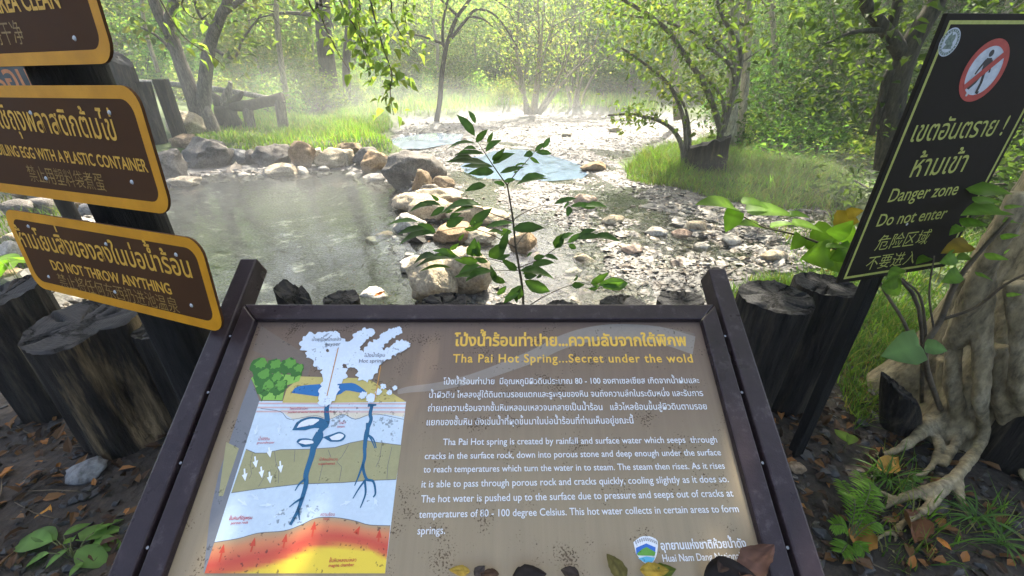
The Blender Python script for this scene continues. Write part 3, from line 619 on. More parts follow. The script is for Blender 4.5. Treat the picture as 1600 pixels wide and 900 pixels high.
# ------------------------------------------------------------------ stack of brown warning signs on a black post
SR, SU = (.941, -.339, .009), (.02, .081, .997)
sp3 = Pose((-1.467, 1.168, 1.257), SR, SU)
spost = empty('sign_post', (-1.30, 1.30, 0), 'black wooden post with three stacked brown and amber warning signs', 'sign post')
pinv = parent_inv(spost)
def sput(mb, name, mat, parent, pose, **k):
    o = mb.obj(name, mat, parent, **k); o.matrix_basis = parent_inv(parent) @ pose.mat(); return o
q = G(262, 585, .3)
pbot = sp3.o+sp3.r*.46-sp3.n*.16; a0 = np.array([pbot[0], pbot[1], 0])
a0 = D(200, 336, 1.24); 
mb = MB(); mb.tube([(a0[0]+.05*(z_-.9)*-.1, a0[1]+.01*z_, z_) for z_ in np.linspace(-.15, 2.6, 14)], [.085]*14, 14, .12, 3); o = mb.obj('post', M['post_black'], spost, True); o.matrix_basis = pinv
def warning(corner_r, bot_px, top_px, left, texts):
    xr, yb = sp3.loc(*bot_px); xr2, yt = sp3.loc(*top_px); xr = (xr+xr2)/2
    mb = MB(); plate(mb, rrect(left, yb, xr, yt, corner_r), -.006, 0); s = sput(mb, 'sign_panel', M['sign_brown'], spost, sp3, bevel=.0008)
    b = .026; mb = MB(); ringstrip(mb, rrect(left, yb, xr, yt, corner_r), rrect(left+b, yb+b, xr-b, yt-b, corner_r*.7), .0006); sput(mb, 'border', M['sign_yellow'], s, sp3)
    for t, p, q_, off, asp, zh in texts: mb = MB(); write(sp3, mb, t, p, q_, .0008, off, asp); sput(mb, 'lettering', M['sign_dim' if zh else 'sign_letter'], s, sp3)
    for fx, fy in ((.12, .2), (.5, .2), (.88, .25), (.13, .83), (.88, .8), (.55, .78)):
        mb = MB(); x, y = left+(xr-left)*fx, yb+(yt-yb)*fy
        V = [(x+.0055*math.cos(k*math.pi/5), y+.0055*math.sin(k*math.pi/5), .001) for k in range(10)]+[(x+.003*math.cos(k*math.pi/5), y+.003*math.sin(k*math.pi/5), .0035) for k in range(10)]
        mb.add(V, [(k, (k+1) % 10, 10+(k+1) % 10, 10+k) for k in range(10)]+[tuple(range(10, 20))]); sput(mb, 'bolt', M['screw'], s, sp3)
    return s
w3 = .80
s = warning(.045, (352, 521), (312, 374), 0., [('ห้ามโยนสิ่งของลงในบ่อน้ำร้อน', (34, 384), (302, 434), .012, 1.25, 0), ('DO NOT THROW ANYTHING', (84, 421), (270, 460), .022, 1.15, 0), ('禁止将任何东西扔进池温泉', (96, 446), (282, 488), -.004, 1.15, 1)])
warning(.045, (269, 336), (212, 133), -.16, [('ห้ามใช้ถุงพลาสติกต้มไข่', (-30, 196), (185, 219.5), .008, 1.3, 0), ('BOILING EGG WITH A PLASTIC CONTAINER', (-7, 240.5), (233, 269), .016, 1.3, 0), ('禁止用塑料袋煮蛋', (49, 281), (167, 297), -.004, 1.2, 1)])
warning(.045, (188, 99), (120, -80), -.18, [('AREA CLEAN', (-8, 21), (96, 12), .02, 1.3, 0), ('持干净', (-8, 68), (41, 66), -.004, 1.2, 1)])

# ------------------------------------------------------------------ danger sign on a black stake
dp_ = Pose((1.137, 1.293, 1.742), (.969, .244, .023), (.004, -.02, .999))
DW, DH = .50, .801
dsign = empty('danger_sign', (1.22, 1.33, 0), 'tall black danger zone sign with lime lettering on a black stake', 'danger sign')
dinv = parent_inv(dsign)
mb = MB(); plate(mb, [(0, -DH), (DW, -DH), (DW, 0), (0, 0)], -.012, 0); dpan = sput(mb, 'sign_panel', M['sign_black'], dsign, dp_, bevel=.002)
mb = MB(); b0, b1 = .016, .025; ringstrip(mb, rrect(b0, -DH+b0, DW-b0, -b0, .001, 1), rrect(b1, -DH+b1, DW-b1, -b1, .001, 1), .0006); sput(mb, 'border', M['sign_lime'], dpan, dp_)
mb = MB()
for t, p, q_, off, asp in (('เขตอันตราย !', (1421, 221.5), (1564, 211), .006, 1.15), ('ห้ามเข้า', (1420, 277), (1503, 268), .006, 1.15), ('Danger zone', (1386, 316), (1493, 304), .006, 1.1), ('Do not enter', (1368, 354), (1475, 341), .006, 1.1), ('危险区域', (1366, 390), (1447, 379), -.004, 1.05), ('不要进入', (1350, 421), (1427, 410), -.004, 1.05)):
    mb = MB(); write(dp_, mb, t, p, q_, .0008, off, asp); sput(mb, 'lettering', M['sign_lime'], dpan, dp_)
c0 = dp_.loc(1537, 111)
cir = lambda r, n=40: [(c0[0]+r*math.cos(2*math.pi*k/n), c0[1]+r*math.sin(2*math.pi*k/n)) for k in range(n)]
mb = MB(); poly(mb, cir(.064), .0006); sym = sput(mb, 'prohibition_symbol', M['sign_white'], dpan, dp_)
mb = MB(); ringstrip(mb, cir(.081), cir(.063), .0010); e = np.array([math.cos(R(40)), math.sin(R(40))]); strip(mb, [c0-e*.066, c0+e*.066], .018, .0016); sput(mb, 'red_ring', M['sign_red'], sym, dp_)
mb = MB(); cc = np.array(c0)
disc(mb, cc+np.array([-.004, .058])*.77, .009, .0011, 16)
poly(mb, [cc+p*.77 for p in map(np.array, ((-.016, .043), (.010, .043), (.016, .030), (.012, -.012), (-.012, -.012), (-.018, .02)))], .0011)
strip(mb, [cc+np.array(p)*.77 for p in ((-.015, .037), (-.030, .012), (-.040, -.010))], (.0085, .0055), .0012); strip(mb, [cc+np.array(p)*.77 for p in ((.012, .036), (.024, .012), (.030, -.006))], (.0085, .0055), .0012)
strip(mb, [cc+np.array(p)*.77 for p in ((.004, -.008), (.012, -.04), (.010, -.072), (.022, -.074))], (.010), .0013); strip(mb, [cc+np.array(p)*.77 for p in ((-.006, -.008), (-.02, -.036), (-.040, -.056), (-.05, -.05))], (.010), .0013)
sput(mb, 'walking_figure', INK['black'], sym, dp_)
c0 = dp_.loc(1483, 66); mb = MB(); poly(mb, cir(.034), .0006); eb = sput(mb, 'seal', M['sign_white'], dpan, dp_)
mb = MB(); ringstrip(mb, cir(.031), cir(.0245), .0009); disc(mb, np.array(c0)+[0, .004], .016, .0009, 18, .5, 3); poly(mb, [np.array(c0)+p for p in map(np.array, ((-.017, -.016), (.017, -.016), (.011, -.007), (-.011, -.007)))], .0009); sput(mb, 'seal_crest', noisy('seal_green_print', (.07, .12, .08), (.2, .24, .2), 160, .5, .1, .001), eb, dp_)
mb = MB()
for k in range(22):
    a = 2*math.pi*k/22; p = np.array(c0)+np.array([math.cos(a), math.sin(a)])*.0278; t = np.array([math.cos(a), math.sin(a)]); strip(mb, [p-t*.002, p+t*.002], .002, .0012)
sput(mb, 'seal_lettering', M['sign_white'], eb, dp_)
sb, st = G(1226, 742), D(1372, 430, 1.345)
mb = MB(); ax = nrm(np.array([.969, .244, 0])); ay = np.array([-ax[1], ax[0], 0]); top = dp_.o+dp_.r*.20-dp_.u*.06-dp_.n*.037; bot = dp_.o+dp_.r*.155-dp_.u*(dp_.o[2]+.12)-dp_.n*.037; bot[0] += .035; bot[1] -= .012
V = []
for p in (bot, bot*.5+top*.5+np.array([.004, 0, 0]), top):
    for i, j in ((-1, -1), (1, -1), (1, 1), (-1, 1)): V.append(p+ax*.026*i+ay*.02*j)
mb.add(V, [(3, 2, 1, 0), (8, 9, 10, 11)]+[(4*l+k, 4*l+(k+1) % 4, 4*l+4+(k+1) % 4, 4*l+4+k) for l in (0, 1) for k in range(4)]); o = mb.obj('stake', M['post_black'], dsign, bevel=.004); o.matrix_basis = dinv
for yy in (-.2, -.6):
    mb = MB(); disc(mb, (.2, yy), .005, .0015, 10); sput(mb, 'bolt', M['screw'], dpan, dp_)

# ------------------------------------------------------------------ logs
def log(cx, cy, ztop, r, label, mat='char', zb=None, seed=0, tilt=(0, 0), lean=(0, 0), notch=None, ragged=0., group='charred log posts standing along the edge of the pool', flare=1.03, name='log_post'):
    zb = hz(cx, cy)-.12 if zb is None else zb
    n, k = 72, 26; V = []; hgt = ztop-zb
    for i in range(k):
        t = i/(k-1)
        for j in range(n):
            a = 2*math.pi*j/n; ca, sa = math.cos(a), math.sin(a)
            rr = r*(1+.10*nz(ca*1.4+seed*7, sa*1.4, seed)+.05*nz(ca*4+seed, sa*4, t*1.2)+.035*nz(ca*9, sa*9+seed, t*1.5)+.03*nz(ca*19, sa*19+seed, t*3.)-.05*max(0, nz(ca*6+seed*3, sa*6, t*.7)-.25))*(1+(flare-1)*(1-t)**2)
            if notch: q = math.exp(-((((a-notch[0]+math.pi) % (2*math.pi))-math.pi)/notch[1])**4)*min(1, max(0, (t-notch[2])*4)); rr *= 1-.24*q*(1+.5*nz(a*7, t*5, seed))
            z = zb+hgt*t+(t**4)*(ca*tilt[0]+sa*tilt[1])*r*2+(ragged*max(0, nz(ca*2.2+seed, sa*2.2, seed*2)+.15)*t**6)+(.010*nz(ca*5+seed, sa*5, seed*4)+.005*nz(ca*13, sa*13+seed, seed))*t**9
            V.append((cx+lean[0]*(t-1)*hgt+ca*rr, cy+lean[1]*(t-1)*hgt+sa*rr, z))
    F = [(i*n+j, i*n+(j+1) % n, (i+1)*n+(j+1) % n, (i+1)*n+j) for i in range(k-1) for j in range(n)]
    b = np.array([cx, cy, zb]); m = mesh_np(name, np.array(V)-b, F, M[mat], None, True); o = link(name, m); o.location = b
    tag(o, label, 'log post' if name == 'log_post' else 'stump', group)
    top = np.array(V[(k-1)*n:]); c = top.mean(0)
    W = list(top); FF = []; fr = (.93, .8, .65, .5, .35, .2)
    ck = [(int(rng.integers(0, n)), rng.uniform(.1, .5)) for _ in range(6)]
    for q_ in fr:
        for j in range(n):
            p = c+(top[j]-c)*q_; p[2] = c[2]*(1-q_*.95)+top[j][2]*q_*.95+.012*nz(p[0]*9, p[1]*9, seed)-.004+(.006 if q_ > .9 else 0)-(.028 if any(((j+int(3*math.sin(q_*5+k0))) % n) == k0 and q_ > kq for k0, kq in ck) else 0); W.append(p)
    W.append(c); L = len(fr)
    for i in range(L): FF += [(i*n+j, i*n+(j+1) % n, (i+1)*n+(j+1) % n, (i+1)*n+j) for j in range(n)]
    FF += [(L*n+j, L*n+(j+1) % n, len(W)-1) for j in range(n)]
    cf = link('cut_face', mesh_np('cut_face', np.array(W)-b, FF, M['cut'], None, True), o)
    return o
def logpx(px, py, y, r, label, **k):
    p = D(px, py, y); return log(p[0], y, p[2], r, label, **k)
logpx(-2, 462, 1.72, .16, 'dark hollow log at the left edge, cut by the frame', mat='char', seed=1, tilt=(.1, .1))
logpx(128, 503, 1.55, .2, 'widest log with torn tan bark, standing under the lowest brown sign', mat='char_tan', seed=2, tilt=(0, .06), notch=(-.62, .33, .1))
logpx(262, 505, 1.62, .13, 'dark log between the widest torn log and the information board', seed=3)
logpx(458, 462, 1.86, .075, 'narrow splintered grey-brown log rising above the board near its left post', mat='char_tan', seed=4, ragged=.035, tilt=(-.38, .05))
logpx(533, 466, 1.88, .088, 'round black log with one deep crack, peeking over the board at left', seed=5)
logpx(607, 488, 1.86, .09, 'low black log hidden mostly behind the top left of the board', seed=6)
logpx(694, 474, 1.86, .12, 'flat topped black log in front of the two large tan rocks', seed=7)
logpx(790, 488, 1.86, .1, 'low black log behind the board beside the foot of the leafy sapling', seed=8)
logpx(880, 484, 1.86, .1, 'low black log behind the board right of the leafy sapling', seed=9)
logpx(975, 478, 1.84, .12, 'low wide black log just showing over the right half of the board', seed=10)
logpx(1063, 468, 1.82, .11, 'black log tucked against the right top end of the board frame', seed=11, tilt=(.05, -.05))
logpx(1213, 463, 1.62, .145, 'thick charred log with a cracked top, right of the board', mat='char', seed=12, tilt=(0, .03), lean=(.05, 0))
logpx(1292, 444, 1.78, .135, 'black log behind the foot of the danger sign', seed=13, tilt=(0, .0), lean=(.04, 0))
p = G(1385, 668); log(p[0]-.02, p[1]+.02, .24, .085, 'short burnt stump leaning beside the pale tree roots', seed=14, tilt=(-.3, .1), lean=(-.45, 0), group='burnt stumps by the tree roots', name='stump')
p = G(1600, 715); log(p[0], p[1], .42, .16, 'square black stump behind the right tree root at the frame edge', seed=15, group='burnt stumps by the tree roots', name='stump')
# far left posts
for (px, py, y, r, ln, lb) in ((250, 124, 11.4, .17, 0, 'upright dark post left of the two stemmed tree'), (223, 128, 10.9, .16, .08, 'leaning black post behind the brown warning signs'), (198, 130, 10.6, .16, .08, 'black post half hidden by the middle warning sign')):
    p = D(px, py, y); log(p[0], y, p[2], r, lb, seed=y, lean=(ln, 0), group='far dark posts at the left bank', tilt=(0, 0))
p = D(176, 86, 10.8); log(p[0], 10.8, p[2], .30, 'tall thick dark post behind the signs at upper left', seed=30, lean=(.0, 0), group='far dark posts at the left bank', tilt=(-.4, 0))
# another sign behind
bs = empty('background_sign', D(20, 140, 4.), 'dark sign with orange letters half hidden behind the amber-edged signs', 'sign')
ps = Pose(D(-90, 98, 4.2), (1, -.1, 0), (0, 0, 1)); mb = MB(); plate(mb, [(-.3, -.9), (.98, -.9), (.98, 0), (-.3, 0)], -.03, 0); s_ = sput(mb, 'sign_panel', noisy('faded_dark_sign', (.03, .04, .045), (.06, .075, .08), 5, .5), bs, ps, bevel=.003)
mb = MB(); write(ps, mb, 'ร้อน', (-2, 142), (57, 140), .001, .015, 1.2); sput(mb, 'lettering', M['sign_orange'], s_, ps)
mb = MB(); q = ps.o+ps.r*.4; mb.tube([(q[0], q[1]+.1, z_) for z_ in (-.3, .6, 1.5)], .07, 10); o = mb.obj('post', M['post_black'], bs, True); o.matrix_basis = parent_inv(bs)

# ------------------------------------------------------------------ boulders and stones
def rock_mesh(name, seed, sx, sy, sz, sub=4, cuts=13, rough=.16):
    rr = random.Random(seed*13+5); bm = bmesh.new(); bmesh.ops.create_icosphere(bm, subdivisions=sub, radius=1)
    pl = []
    for i in range(cuts):
        n_ = Vector((rr.gauss(0, 1), rr.gauss(0, 1), rr.gauss(.1, .8))).normalized(); pl.append((n_, rr.uniform(.55, .88)))
    o3 = Vector((seed*3.1, seed*1.7, seed*.9))
    for v in bm.verts:
        p = v.co.copy()
        for n_, d in pl:
            e = p.dot(n_)-d
            if e > 0: p -= n_*e*.88
        f = 1+rough*mnoise.noise(v.co*1.5+o3)+rough*.6*mnoise.noise(v.co*4+o3)+rough*.35*mnoise.noise(v.co*11+o3)
        v.co = p*f
    xs = [v.co.x for v in bm.verts]; ys = [v.co.y for v in bm.verts]; zs = [v.co.z for v in bm.verts]
    for v in bm.verts: v.co = Vector((v.co.x/(max(xs)-min(xs))*sx, v.co.y/(max(ys)-min(ys))*sy, v.co.z/(max(zs)-min(zs))*sz))
    for f in bm.faces: f.smooth = True
    m = bpy.data.meshes.new(name); bm.to_mesh(m); bm.free(); return m
def boulder(px, base, w, h, mat, label, name='boulder', z=ZW, group='rocks round the hot spring pool', dz=1., seed=None, sub=4, rough=.16, rotz=0):
    p = G(px, base, z)
    for _ in range(12): z = .6*z+.4*hz(p[0], p[1]); p = G(px, base, z)
    dist = p[1]*cp-(p[2]-1.6)*sp; big = 1.28 if (630 < px < 830 and base > 320) else 1.12; h = h*big/1.1; W_ = w*dist/FPX*big; Hh = max(.3*W_, h*dist/FPX*.95)
    seed = seed if seed is not None else int(px*7+base)
    m = rock_mesh(name, seed, W_*1.04, W_*.8*dz, Hh*1.25, sub, rough=rough); m.materials.append(M[mat])
    o = link(name, m); o.location = (p[0], p[1]+W_*.33*dz, z+Hh*.42); o.rotation_euler.z = rotz; tag(o, label, 'boulder' if name == 'boulder' else 'stone', group); return o
BO = [(261, 279, 38, 46, 'r_grey', 'upright grey boulder right beside the middle warning sign'), (306, 263, 72, 44, 'r_grey', 'largest rounded grey boulder on the far left pool edge'),
 (284, 232, 40, 20, 'r_brown', 'low tan boulder lying below the tree roots', -.0), (284, 212, 44, 36, 'r_tan', 'pointed tan boulder leaning on the two stemmed tree', .05), (336, 250, 32, 28, 'r_grey', 'grey boulder behind the right shoulder of the largest left boulder', -.1),
 (361, 258, 38, 24, 'r_blue', 'blue-grey slanted boulder next to the largest left boulder'), (389, 257, 26, 20, 'r_grey', 'small dark boulder between the slate one and the broad grey one'), (423, 261, 54, 33, 'r_grey', 'broad dark grey boulder midway along the far pool edge'),
 (470, 262, 38, 36, 'r_brown', 'tall brown-grey boulder with a sloping right face'), (494, 255, 20, 24, 'r_pale', 'small pale upright boulder in the far row'), (517, 262, 46, 28, 'r_tan', 'wide pale tan boulder in the far row'), (540, 243, 44, 20, 'r_brown', 'low brown boulder lying behind the far row', -.1),
 (542, 259, 22, 26, 'r_tan', 'narrow upright tan boulder right of the wide tan one'), (570, 261, 38, 28, 'r_grey', 'smooth grey boulder left of the orange one'), (587, 272, 44, 36, 'r_orange', 'orange-brown boulder with an angular top by the pool corner'), (431, 279, 48, 20, 'r_tan', 'flat tan boulder standing in the pool water'),
 (638, 297, 86, 58, 'r_grey', 'biggest dark grey boulder at the far right corner of the pool'), (659, 304, 27, 36, 'r_brown', 'egg shaped brown boulder leaning on the biggest grey one'), (684, 304, 40, 26, 'r_brown', 'brown boulder right of the egg shaped one'), (669, 315, 38, 26, 'r_grey', 'speckled grey boulder in front of the egg shaped one'),
 (284, 296, 42, 18, 'r_tan', 'low tan boulder at the water edge beside the middle warning sign'), (643, 336, 54, 27, 'r_tan', 'tan slab on the stone dam below the biggest grey boulder'), (690, 328, 60, 28, 'r_tan', 'sunlit tan slab lying behind the sapling leaves'), (676, 348, 54, 30, 'r_tan', 'rounded tan boulder in the middle of the stone dam'), (640, 369, 42, 28, 'r_pale', 'cream round boulder on the pool side of the stone dam'),
 (705, 383, 50, 27, 'r_orange', 'smooth brown-orange boulder under the sapling branches'), (728, 353, 48, 28, 'r_tan', 'tan boulder behind the sapling at the middle of the dam'), (745, 388, 44, 22, 'r_tan', 'flat tan boulder left of the sapling stem'), (768, 358, 46, 24, 'r_tan', 'tan boulder touching the sapling stem from behind'), (817, 400, 36, 32, 'r_orange', 'reddish tan boulder right of the sapling stem'),
 (645, 434, 36, 24, 'r_pale', 'white-grey boulder at the pool edge above the two large near rocks'), (666, 480, 62, 66, 'r_tan', 'speckled leaning tan boulder behind the top of the board'), (722, 470, 84, 66, 'r_tan', 'largest near tan boulder behind the top of the board'), (583, 478, 40, 24, 'r_pale', 'pale boulder beside the cracked round log'), (690, 440, 40, 30, 'r_pale', 'pale boulder wedged behind the largest near tan boulder')]
for i, b in enumerate(BO):
    z = b[6] if len(b) > 6 else ZW
    o = boulder(*b[:6], z=z, rough=.13+.06*((i*37) % 5)/4)
ST = [(912, 418, 28, 20, 'r_tan', 'tan stone in the shallow stream right of the sapling'), (896, 433, 24, 12, 'r_pale', 'flat pale stone in the shallow stream below the tan one'), (836, 414, 20, 18, 'r_brown', 'brown stone by the sapling stem in the stream'), (916, 325, 34, 18, 'r_pink', 'pinkish stone behind the sapling right hand leaves'), (930, 268, 36, 12, 'r_orange', 'flat rusty stone at the corner of the blue pool'),
 (1030, 372, 32, 13, 'r_pale', 'flat pale stone on the sunlit gravel, left of the reddish one'), (1068, 374, 26, 12, 'r_pink', 'reddish flat stone on the sunlit gravel'), (1090, 362, 30, 15, 'r_tan', 'buff stone on the sunlit gravel near the broad leaves'), (1102, 395, 24, 13, 'r_pale', 'whitish stone below the buff one on the gravel'), (990, 398, 30, 12, 'r_pink', 'rusty flat stone in the middle of the stream'), (960, 352, 32, 14, 'r_tan', 'sandy stone right of the sapling on the gravel'),
 (1212, 410, 34, 15, 'r_tan', 'round orange-tan stone near the thick charred log'), (1145, 385, 28, 14, 'r_pale', 'pale stone between the buff stone and the thick charred log'), (960, 207, 18, 8, 'r_tan', 'yellowish stone far out on the grey gravel'), (886, 214, 14, 7, 'r_tan', 'small far stone left of the yellowish one'), (795, 170, 34, 18, 'r_pale', 'pale rock heap stone at the far bank by the twiggy tree'), (765, 172, 22, 10, 'r_pale', 'low pale stone left of the far rock heap'), (820, 178, 20, 10, 'r_grey', 'grey stone right of the far rock heap'),
 (472, 278, 17, 17, 'r_pale', 'small round white stone in the far pool edge'), (587, 287, 28, 13, 'r_pale', 'flat pale stone under the orange boulder'), (378, 279, 20, 8, 'r_pale', 'small flat white stone at the far waterline'), (505, 268, 16, 8, 'r_pale', 'little white stone below the wide tan boulder'), (600, 375, 30, 8, 'r_orange', 'flat orange stone awash in the pool'), (583, 382, 26, 8, 'r_pale', 'flat cream stone awash in the pool'),
 (60, 335, 46, 26, 'r_grey', 'grey stone between the middle and lowest warning signs'), (98, 330, 34, 22, 'r_brown', 'brown stone beside the grey one between the warning signs'), (20, 340, 40, 24, 'r_grey', 'dark stone at the left frame edge between warning signs'), (10, 415, 40, 34, 'r_pale', 'pale stone at the left edge beside the lowest warning sign'), (130, 338, 30, 16, 'r_blue', 'slate stone left of the black sign post'), (15, 385, 34, 20, 'r_tan', 'tan stone above the pale one at the left edge'), (75, 318, 60, 26, 'r_grey', 'wide grey stone peeking out above the lowest warning sign'), (35, 312, 40, 20, 'r_brown', 'brown stone left of the wide grey one'), (118, 318, 36, 20, 'r_tan', 'tan stone right of the wide grey one'), (6, 440, 36, 20, 'r_brown', 'brown stone at the left edge above the hollow log')]
for b in ST: boulder(*b, name='stone', sub=3, group='loose stones in the stream and pool edge', z=ZW)
boulder(122, 757, 50, 26, 'r_blue', 'flat grey stone on the dark soil at lower left', name='stone', z=.0, sub=3, group='stones on the soil')
boulder(1248, 742, 22, 13, 'r_brown', 'small stone at the foot of the danger sign stake', name='stone', z=.0, sub=3, group='stones on the soil')

# gravel and pebbles (uncountable)
def scatter_pebbles(name, label, pts, size, mat, cols, flat=.4, sub=2):
    bm = bmesh.new(); bmesh.ops.create_icosphere(bm, subdivisions=sub, radius=1); bm.verts.index_update()
    BV = np.array([v.co[:] for v in bm.verts]); BF = np.array([[v.index for v in f.verts] for f in bm.faces]); bm.free()
    n, k = len(pts), len(BV); s = size*rng.lognormal(0, .5, n)
    V = BV[None]*(1+.28*rng.normal(0, 1, (n, k, 1)).clip(-1.4, 1.4))
    V = V*(np.stack([rng.uniform(.7, 1.5, n), rng.uniform(.6, 1.1, n), rng.uniform(flat*.5, flat*1.4, n)], -1)*s[:, None])[:, None, :]
    a = rng.uniform(0, 6.28, n); tl = rng.normal(0, .25, n); ca, sa = np.cos(a)[:, None], np.sin(a)[:, None]
    V[..., 2] += V[..., 0]*tl[:, None]
    X = V[..., 0]*ca-V[..., 1]*sa; Y = V[..., 0]*sa+V[..., 1]*ca
    V = np.stack([X, Y, V[..., 2]], -1)+pts[:, None, :]
    F = (BF[None]+np.arange(n)[:, None, None]*k).reshape(-1, 3)
    ci = (cols[rng.integers(0, len(cols), n)]*.6+np.mean(cols, 0)*.4)*.52*rng.uniform(.8, 1.2, (n, 1)); wet = sstep(-.2, .8, -1.1*sstep(.3, 1.2, pts[:, 0])*sstep(3.6, 4.3, pts[:, 1])*sstep(7.5, 6, pts[:, 1])+ fnoise(pts[:, 0], pts[:, 1], 1.1)+.5*fnoise(pts[:, 0], pts[:, 1], 3.1)+.9*sstep(4.2, 2.6, pts[:, 1])); ci = ci*(1-.72*wet[:, None])*np.array([1., 1., 1.01]); C = np.repeat(ci, k, 0)
    o = link(name, mesh_np(name, V.reshape(-1, 3), F, mat, C)); tag(o, label, 'gravel', kind='stuff'); return o
def pebmat():
    m, ns, ls, b = newmat('pebble_surface'); at = N(ns, 'ShaderNodeAttribute', attribute_name='col')
    n1 = N(ns, 'ShaderNodeTexNoise', Scale=55., Detail=6.); ls.new(texco(ns, ls), n1.inputs[0]); r = ramp(ns, ls, n1.outputs[0], [(.3, (.6, .6, .6)), (.65, (1.1, 1.1, 1.1))])
    ls.new(mixc(ns, ls, 1., at.outputs[0], r.outputs[0], 'MULTIPLY'), b.inputs['Base Color']); b.inputs['Roughness'].default_value = .6
    bump(ns, ls, b, n1.outputs[0], .5, .01); return m
M['pebble'] = pebmat()
def sample(P, n, lo=-1e9, hi=0., dens=lambda x, y: np.ones_like(x), box=None):
    b = box or (P[:, 0].min(), P[:, 0].max(), P[:, 1].min(), P[:, 1].max()); out = []
    while sum(map(len, out)) < n:
        x = rng.uniform(b[0], b[1], 6*n); y = rng.uniform(b[2], b[3], 6*n); d = sdist(P, x, y)
        k = (d > lo) & (d < hi) & (rng.uniform(0, 1, len(x)) < dens(x, y)); out.append(np.stack([x[k], y[k]], -1))
    p = np.vstack(out)[:n]; return np.c_[p, H(p[:, 0], p[:, 1])]
GC = np.array([[.38, .34, .28], [.28, .25, .21], [.18, .165, .15], [.44, .41, .35], [.46, .43, .38], [.40, .31, .20], [.30, .20, .13], [.20, .19, .18], [.09, .085, .08]])
nearw = lambda x, y: np.clip(3.2/np.maximum(y, 2.), 0, 1)**1.3*(1-.9*sstep(.15, -.1, sdist(POOL, x, y)))*(1-.8*sstep(.1, -.1, sdist(POOL3, x, y)))
P1 = sample(STREAM, 10000, dens=nearw); P1[:, 2] += .006; scatter_pebbles('gravel', 'pale gravel and chips of the stream bed', P1, .0165, M['pebble'], GC, .26)
P1 = sample(STREAM, 24000, dens=lambda x, y: np.clip(4.5/np.maximum(y, 2.), 0, 1)**.8*(1-.95*sstep(.2, -.1, sdist(POOL, x, y)))*(1-.8*sstep(.1, -.1, sdist(POOL3, x, y)))); P1[:, 2] += .004; scatter_pebbles('gravel', 'small grey and cream chips over the stream bed', P1, .0155, M['pebble'], GC, .26, 1)
P1 = sample(STREAM, 700, dens=lambda x, y: (nearw(x, y)*sstep(-.5, 1.2, x)*sstep(7, 5, y)+.12)*(1-.9*sstep(.2, -.1, sdist(POOL, x, y)))); scatter_pebbles('gravel', 'larger flat cobbles on the sunlit gravel', P1, .036, M['pebble'], GC[[0, 3, 4, 5, 0, 6]], .38)
CZ = Gp([(930, 330), (1100, 322), (1290, 340), (1320, 372), (1240, 425), (1080, 432), (960, 400)], ZW)
P1 = sample(CZ, 1500, hi=.35); P1[:, 2] += .008; scatter_pebbles('gravel', 'sunlit tan and cream cobbles on the right half of the stream', P1, .032, M['pebble'], GC[[0, 3, 4, 5, 5, 0, 3]], .42)
P1 = sample(POND, 1500, lo=-.12, hi=.5); scatter_pebbles('gravel', 'white chips along the pool waterline', P1, .04, M['pebble'], GC[[0, 1, 3, 4, 5, 7]], .45)
P1 = np.c_[rng.uniform(-3, 3.4, 2600), rng.uniform(.55, 2.1, 2600)]; P1 = np.c_[P1, H(P1[:, 0], P1[:, 1])]; scatter_pebbles('soil_crumbs', 'dark crumbs and pebbles of the foreground soil', P1, .013, M['pebble'], GC[[2, 8, 8, 2, 8, 1]]*.45, .6, 1)

# ------------------------------------------------------------------ leaves: arrays of folded rhombs, and modelled single leaves
def leaf_cards(P, size, up=.5, aspect=.5, droop=0., cols=None, jit=.25, fine=False):
    n = len(P); s = size*rng.uniform(.6, 1.35, n)
    d = rng.normal(0, 1, (n, 3)); d[:, 2] = d[:, 2]*.6-droop; d /= np.linalg.norm(d, axis=1, keepdims=True)+1e-9
    nn = rng.normal(0, 1, (n, 3)); nn[:, 2] = np.abs(nn[:, 2])+up; sd_ = np.cross(d, nn); sd_ /= np.linalg.norm(sd_, axis=1, keepdims=True)+1e-9
    nr = np.cross(sd_, d); w = (s*aspect)[:, None]; L = s[:, None]
    fold = nr*w*.35
    cols = LC if cols is None else np.asarray(cols); c = cols[rng.integers(0, len(cols), n)]*rng.uniform(1-jit, 1+jit, (n, 1))
    if fine:
        dr = nr*L
        V = np.stack([P, P+d*L*.25+sd_*w*.46+fold*.8, P+d*L*.6+sd_*w*.38+fold*.6-dr*.06, P+d*L-dr*.18, P+d*L*.6-sd_*w*.38+fold*.6-dr*.06, P+d*L*.25-sd_*w*.46+fold*.8, P+d*L*.42], 1).reshape(-1, 3)
        b = np.arange(n)[:, None]*7; F = np.concatenate([b+np.array([[i, (i+1) % 6, 6]]) for i in range(6)], 1).reshape(-1, 3); return V, F, np.repeat(c, 7, 0)
    V = np.stack([P, P+d*L*.42+sd_*w*.5+fold, P+d*L-nr*L*.12, P+d*L*.42-sd_*w*.5+fold, P+d*L*.45], 1).reshape(-1, 3)
    b = np.arange(n)[:, None]*5
    F = np.concatenate([b+np.array([[0, 1, 4]]), b+np.array([[1, 2, 4]]), b+np.array([[4, 2, 3]]), b+np.array([[0, 4, 3]])], 1).reshape(-1, 3)
    return V, F, np.repeat(c, 5, 0)
LC = np.array([[.08, .14, .03], [.10, .165, .035], [.065, .12, .03], [.12, .175, .04], [.15, .17, .045]])
LY = np.array([[.15, .21, .06], [.19, .23, .065], [.13, .20, .06], [.23, .23, .08], [.10, .17, .05]])
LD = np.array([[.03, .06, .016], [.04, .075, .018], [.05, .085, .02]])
def cloud(centers, rad, n):
    c = centers[rng.integers(0, len(centers), n)]; return c+rng.normal(0, 1, (n, 3))*rad*np.array([1, 1, .7])
